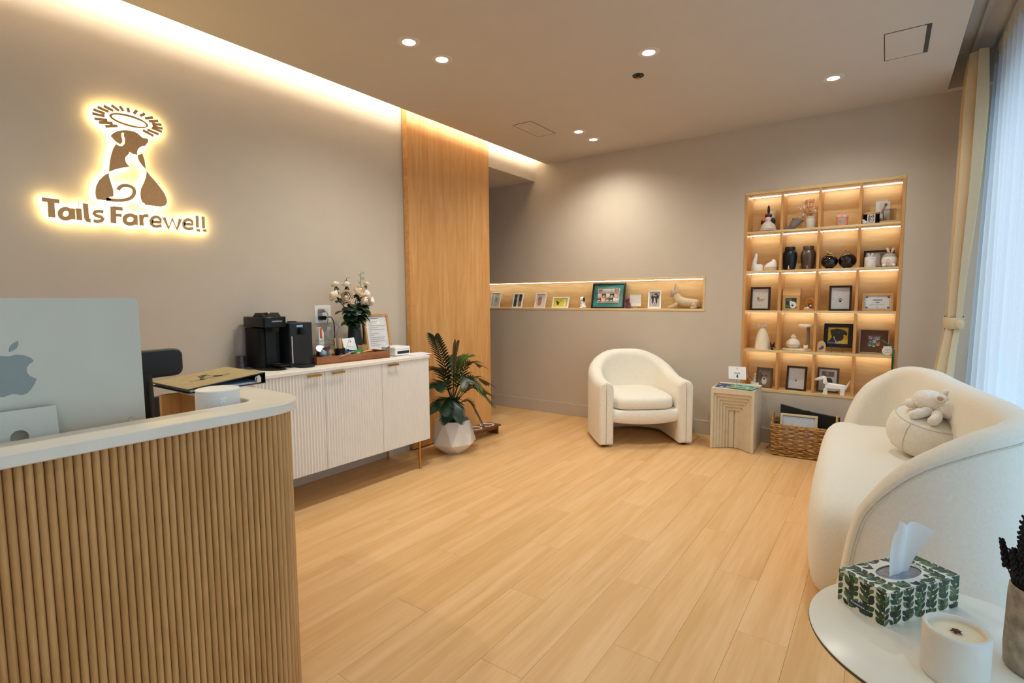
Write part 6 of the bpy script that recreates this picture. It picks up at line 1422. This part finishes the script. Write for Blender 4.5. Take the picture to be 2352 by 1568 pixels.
# tissue box
BL, BWd_, BHt = .236, .114, .077
F_ = Vector((.028, 1.374)); ang_ = math.atan2(1.541 - 1.372, .188 - .0275) if False else None
tbx = thing('tissue_box', 'tissue box with green leaf pattern on the side table', 'tissue box', (0, 0, 0))
# corner nearest the viewer, long side runs right, short side runs left
from_c = Vector((.0283, 1.372)); LD = Vector((0.0, 0.0))
tbx.location = (.0283, 1.372, TBZ)
tbx.rotation_euler = (0, 0, math.radians(53.5))
M_BOXC = mat('ece6d8', .55, var=.02)
b = B()
# box from (0,0) to (BL,BWd_) with an oval opening on top
ov = [(BL * .5 + .062 * math.cos(2 * PI * k / 32), BWd_ * .5 + .031 * math.sin(2 * PI * k / 32)) for k in range(32)]
edge = []
for k in range(32):
    a = 2 * PI * k / 32; c_, s_ = math.cos(a), math.sin(a); m_ = max(abs(c_), abs(s_)); edge.append((BL * .5 + BL * .5 * c_ / m_, BWd_ * .5 + BWd_ * .5 * s_ / m_))
b.grid([[(x, y, 0) for x, y in edge], [(x, y, BHt) for x, y in edge], [(x, y, BHt) for x, y in ov], [(x, y, BHt - .002) for x, y in ov]], cv=True); b.add([(x, y, 0) for x, y in edge], [tuple(range(31, -1, -1))])
obj('carton', b, M_BOXC, tbx)
b = B().flat([(x, y) for x, y in ov], lambda u, v: (u, v, BHt - .0035)); obj('film_window', b, mat('9aa2ab', .12, .3, var=.25, scale=40, bump=.5, bscale=30), tbx)
G1, G2, G3 = mat('2f4a2c', .5, var=.2, scale=60), mat('5c7449', .5, var=.2, scale=60), mat('1c2c1c', .5, var=.2)
rn = random.Random(17)
def leaf2(cx, cy, a, L, w):
    pts = []
    for k in range(7): t_ = k / 6; pts.append((t_ * L, w * math.sin(PI * t_) ** .8))
    pts += [(L * (1 - k / 6), -w * math.sin(PI * k / 6) ** .8) for k in range(1, 6)]
    return [(cx + u * math.cos(a) - v * math.sin(a), cy + u * math.sin(a) + v * math.cos(a)) for u, v in pts]
def clip_poly(poly, x0, x1, y0, y1):
    for ax, lim, sg in ((0, x0, 1), (0, x1, -1), (1, y0, 1), (1, y1, -1)):
        o = []
        for i in range(len(poly)):
            p, q = poly[i - 1], poly[i]; pi, qi = sg * (p[ax] - lim) >= 0, sg * (q[ax] - lim) >= 0
            if pi != qi:
                t_ = (lim - p[ax]) / (q[ax] - p[ax]); o.append((p[0] + (q[0] - p[0]) * t_, p[1] + (q[1] - p[1]) * t_))
            if qi: o.append(q)
        poly = o
        if not poly: break
    return poly
def leaf_face(w, h, f, skip=None):
    b = B(); n_ = int(w / .019); lay = 0
    for i in range(n_ + 1):
        x = (i + .5 * (i % 2)) * .019; 
        st = ribbon([(x + .003 * math.sin(k * 1.3 + i), -.01 + (h + .02) * k / 8) for k in range(9)], .0022)
        polys = [(st, 0)]
        for k in range(int(h / .0145) + 2):
            y = k * .0145 + rn.uniform(-.003, .003)
            for sg in (-1, 1):
                polys.append((leaf2(x, y, PI / 2 + sg * rn.uniform(.55, .85), rn.uniform(.017, .022), rn.uniform(.0042, .0058)), rn.choice((0, 0, 1, 2))))
        for p, mi in polys:
            p = clip_poly(p, 0, w, 0, h); lay += 1
            if len(p) < 3: continue
            if skip and any(skip(u, v) for u, v in p): continue
            b.add([f(u, v, .00012 + .000004 * (lay % 40)) for u, v in p], [tuple(range(len(p)))], mi)
    return b
obj('leaf_print', leaf_face(BL, BHt, lambda u, v, d: (u, -d, v)), [G1, G2, G3], tbx)
obj('leaf_print', leaf_face(BWd_, BHt, lambda u, v, d: (-d, BWd_ - u, v)), [G1, G2, G3], tbx)
obj('leaf_print', leaf_face(BWd_, BHt, lambda u, v, d: (BL + d, u, v)), [G1, G2, G3], tbx)
obj('leaf_print', leaf_face(BL, BHt, lambda u, v, d: (BL - u, BWd_ + d, v)), [G1, G2, G3], tbx)
obj('leaf_print', leaf_face(BL, BWd_, lambda u, v, d: (u, v, BHt + d), skip=lambda u, v: ((u - BL / 2) / .064) ** 2 + ((v - BWd_ / 2) / .033) ** 2 < 1), [G1, G2, G3], tbx)
b = B().add([(-.0006, BWd_ - u, v) for u, v in rect(.030, .072, .008, .022)], [(0, 1, 2, 3)], 0)
vs, fs = text_polys('Kleenex', .0105); b.add([(-.0009, BWd_ - (u + .051), v + .0155) for u, v in vs], fs, 1)
obj('brand_print', b, [mat('26324f', .5), M_PAPER], tbx)
# pulled tissue: two crossing folded sheets
M_TIS = mat('f3f0ea', .8, var=.02)
def tissue(seed, pts_l, pts_r, wav):
    rows = []
    for k in range(13):
        t_ = k / 12; a_ = pts_l(t_); c_ = pts_r(t_); row = []
        for j in range(13):
            u = j / 12; p = a_.lerp(c_, u); row.append((p.x, p.y + wav * math.sin(u * 7 + t_ * 2 + seed) * (.4 + t_), p.z + .004 * math.sin(u * 9 + seed) * t_))
        rows.append(row)
    return B().grid(rows)
cxb, cyb = BL * .5, BWd_ * .5
b = tissue(0, lambda t_: Vector((cxb - .040 - .006 * t_ + .028 * t_ * t_, cyb - .008, BHt - .004 + .105 * t_)), lambda t_: Vector((cxb + .02 + .002 * t_ - .01 * t_ * t_, cyb + .004, BHt - .004 + .100 * t_)), .006)
obj('tissue_sheet', b, M_TIS, tbx, smooth=True)
b = tissue(2, lambda t_: Vector((cxb - .02 + .012 * t_, cyb + .006, BHt - .004 + .126 * t_)), lambda t_: Vector((cxb + .030 + .014 * t_ + .024 * t_ * t_ * t_, cyb - .002 - .02 * t_, BHt - .004 + .112 * t_)), .007)
obj('tissue_sheet', b, M_TIS, tbx, smooth=True)
# candle
cn = thing('jar_candle', 'cream ceramic jar candle on the side table', 'candle', (.137, 1.262, TBZ))
obj('jar', B().lathe([(0, .001), (.048, .001), (.0505, .004), (.052, .012), (.052, .095), (.0505, .0985), (.0475, .0995), (.0445, .0985), (.043, .094), (.043, .085), (0, .085)], 56), mat('e2dccf', .6, var=.03), cn, smooth=True, ang=60)
obj('wax', B().lathe([(0, .0885), (.030, .0882), (.0428, .089), (.0428, .086)], 48), mat('ecdcb8', .5, var=.03), cn, smooth=True)
b = B()
for k in range(3):
    a = k * PI / 3 + .3; leaf_b(b, (-.010 * math.cos(a), -.010 * math.sin(a), .0905), (math.cos(a), math.sin(a), .25), .02, .004)
obj('dried_star', b, mat('5a2a1a', .7), cn)
# lavender pot
lv = thing('lavender_pot', 'stone pot of dark dried lavender at the table edge', 'flower pot', (.278, 1.372, TBZ))
obj('pot', B().lathe([(0, 0), (.052, 0), (.057, .004), (.0585, .04), (.0565, .15), (.055, .165), (.053, .167), (.050, .163), (.05, .14), (0, .14)], 40), mat('9d9180', .85, var=.35, scale=45, bump=.35, bscale=90), lv, smooth=True, ang=60)
rn = random.Random(33); M_LAV = mat('0d0c12', .8, var=.3, scale=80); M_LST = mat('3a3526', .8)
for k in range(54):
    a = rn.uniform(0, 2 * PI); r = .045 * math.sqrt(rn.random()); sp_ = rn.uniform(.9, 1.6); h = rn.uniform(.24, .33) - r * .8
    bx_, by_ = r * math.cos(a), r * math.sin(a); tx, ty = bx_ * sp_ * 1.25, by_ * sp_ * 1.25
    b = B().tube([(bx_ * .8, by_ * .8, .13), ((bx_ + tx) / 2, (by_ + ty) / 2, (.13 + h) / 2), (tx, ty, h)], .001, 4)
    o = obj('lavender_stem', b, M_LST, lv)
    b = B(); lo_ = .17 + rn.uniform(0, .03)
    nb = 10
    for q in range(nb):
        t_ = q / (nb - 1); zz = lo_ + (h + .004 - lo_) * t_; px = bx_ + (tx - bx_) * (zz - .13) / (h - .13); py = by_ + (ty - by_) * (zz - .13) / (h - .13)
        for w_ in range(4):
            g = w_ * PI / 2 + q * .8; s_ = .0042 * (1 - .45 * t_); b.sph((px + s_ * 1.3 * math.cos(g), py + s_ * 1.3 * math.sin(g), zz), (s_, s_, s_ * 1.3), 5, 4)
    obj('flower_spike', b, M_LAV, o)

# ------------------------------------------------------------------ curtains
def sheer_mat():
    m = bpy.data.materials.new('sheer_voile'); m.use_nodes = True; nt = m.node_tree; nt.nodes.clear()
    o = nt.nodes.new('ShaderNodeOutputMaterial'); tr_ = nt.nodes.new('ShaderNodeBsdfTransparent'); tl = nt.nodes.new('ShaderNodeBsdfTranslucent'); df = nt.nodes.new('ShaderNodeBsdfDiffuse')
    m1 = nt.nodes.new('ShaderNodeMixShader'); m2_ = nt.nodes.new('ShaderNodeMixShader'); wv = nt.nodes.new('ShaderNodeTexNoise'); wv.inputs['Scale'].default_value = 180
    tl.inputs[0].default_value = (.86, .88, .9, 1); df.inputs[0].default_value = (.86, .87, .88, 1); tr_.inputs[0].default_value = (.97, .98, 1, 1)
    mr = nt.nodes.new('ShaderNodeMapRange'); mr.inputs['To Min'].default_value = .62; mr.inputs['To Max'].default_value = .80
    nt.links.new(wv.outputs['Fac'], mr.inputs['Value']); m1.inputs[0].default_value = .25
    nt.links.new(tl.outputs[0], m1.inputs[1]); nt.links.new(df.outputs[0], m1.inputs[2])
    nt.links.new(mr.outputs[0], m2_.inputs[0]); nt.links.new(tr_.outputs[0], m2_.inputs[1]); nt.links.new(m1.outputs[0], m2_.inputs[2]); nt.links.new(m2_.outputs[0], o.inputs[0])
    return m
shc = thing('sheer_curtain', 'white sheer curtain hanging in folds across the window', 'curtain', (.55, 2.0, 0))
rows = []; NZs = 26
ys = []; y = 4.94
while y > -1.8: ys.append(y); y -= .0135
for k in range(NZs + 1):
    v = k / NZs; zz = .02 + (2.90 - .02) * v; row = []
    for i, yy in enumerate(ys):
        u = (4.94 - yy) / .155 * 2 * PI; am = .022 + .010 * (1 - v) * math.sin(i * .013 + 1)
        lead = max(0, 1 - (4.94 - yy) / .5); xo = -.075 * lead * (1 - v) ** 1.2
        x = am * math.sin(u + .5 * math.sin(u * .37)) + .010 * math.sin(u * .29 + 2 * v) * (1 - v) + xo
        row.append((x, yy - 2.0 + .012 * math.sin(u * .5) * (1 - v), zz))
    rows.append(row)
obj('voile_panel', B().grid(rows), sheer_mat(), shc, smooth=True, ang=180)
obj('leading_hem', B().tube([(r[0][0], r[0][1], r[0][2]) for r in rows], .004, 6), mat('f4f6f8', .8), shc, smooth=True)
obj('heading_tape', B().grid([[(x - .004, yy, 2.82) for x, yy, zz in rows[-1]], [(x - .004, yy, 2.905) for x, yy, zz in rows[-1]]]), mat('e2ddd2', .9), shc, smooth=True)
# opaque drape gathered by a tie-back
dr = thing('drape_curtain', 'beige linen drape gathered by a tie-back in the corner', 'curtain', (.425, 4.77, 0))
M_LIN = mat('d9c19a', .9, var=.06, scale=160, bump=.3, bscale=500, sheen=.2)
rows = []; NF = 96
for k in range(41):
    v = k / 40; zz = .02 + (2.86 - .02) * v
    d = (zz - 1.10); g = math.exp(-(d / (.75 if d > 0 else .42)) ** 2)       # gathered at the tie
    wid = (.19 * (1 - g) + .09 * g); am = .060 * (1 - .32 * g)
    top = max(0, (zz - 2.55) / .3)
    row = []
    for i in range(NF):
        u = i / (NF - 1); ph = u * 2 * PI * 4.5
        yy = -wid * 1.0 + 2 * wid * u * .95; x = am * math.sin(ph) * (1 - .25 * top) + .004 * math.sin(ph * 2.3 + v * 5)
        drift = .06 * g
        row.append((x - .025 * g - .15 * max(0, -d), yy + drift, zz))
    rows.append(row)
obj('linen_panel', B().grid(rows), M_LIN, dr, smooth=True, ang=180)
tp = [(.056 * math.cos(a) - .025, .06 + .098 * math.sin(a)) for a in [2 * PI * k / 28 for k in range(28)]]
rows_t = []
for zz, s_ in ((1.066, 1.0), (1.075, 1.06), (1.135, 1.06), (1.144, 1.0)): rows_t.append([(-.025 + (x + .025) * s_, .06 + (y_ - .06) * s_, zz + .06 * (y_ - .06)) for x, y_ in tp])
obj('tie_back', B().grid(rows_t, cv=True), M_LIN, dr, smooth=True, ang=60)
obj('tie_knot', B().sph((-.0, -.045, 1.09), (.026, .018, .036)), M_LIN, dr, smooth=True)
trk = thing('curtain_track', 'double aluminium curtain track in the ceiling pocket', 'curtain track', (.42, 1.5, 2.98))
obj('rail', B().bx(-.012, .012, -4.0, 3.44, -.03, 0), mat('cfc7b8', .4, .3), trk); obj('rail', B().bx(.118, .142, -4.0, 3.44, -.03, 0), mat('cfc7b8', .4, .3), trk)
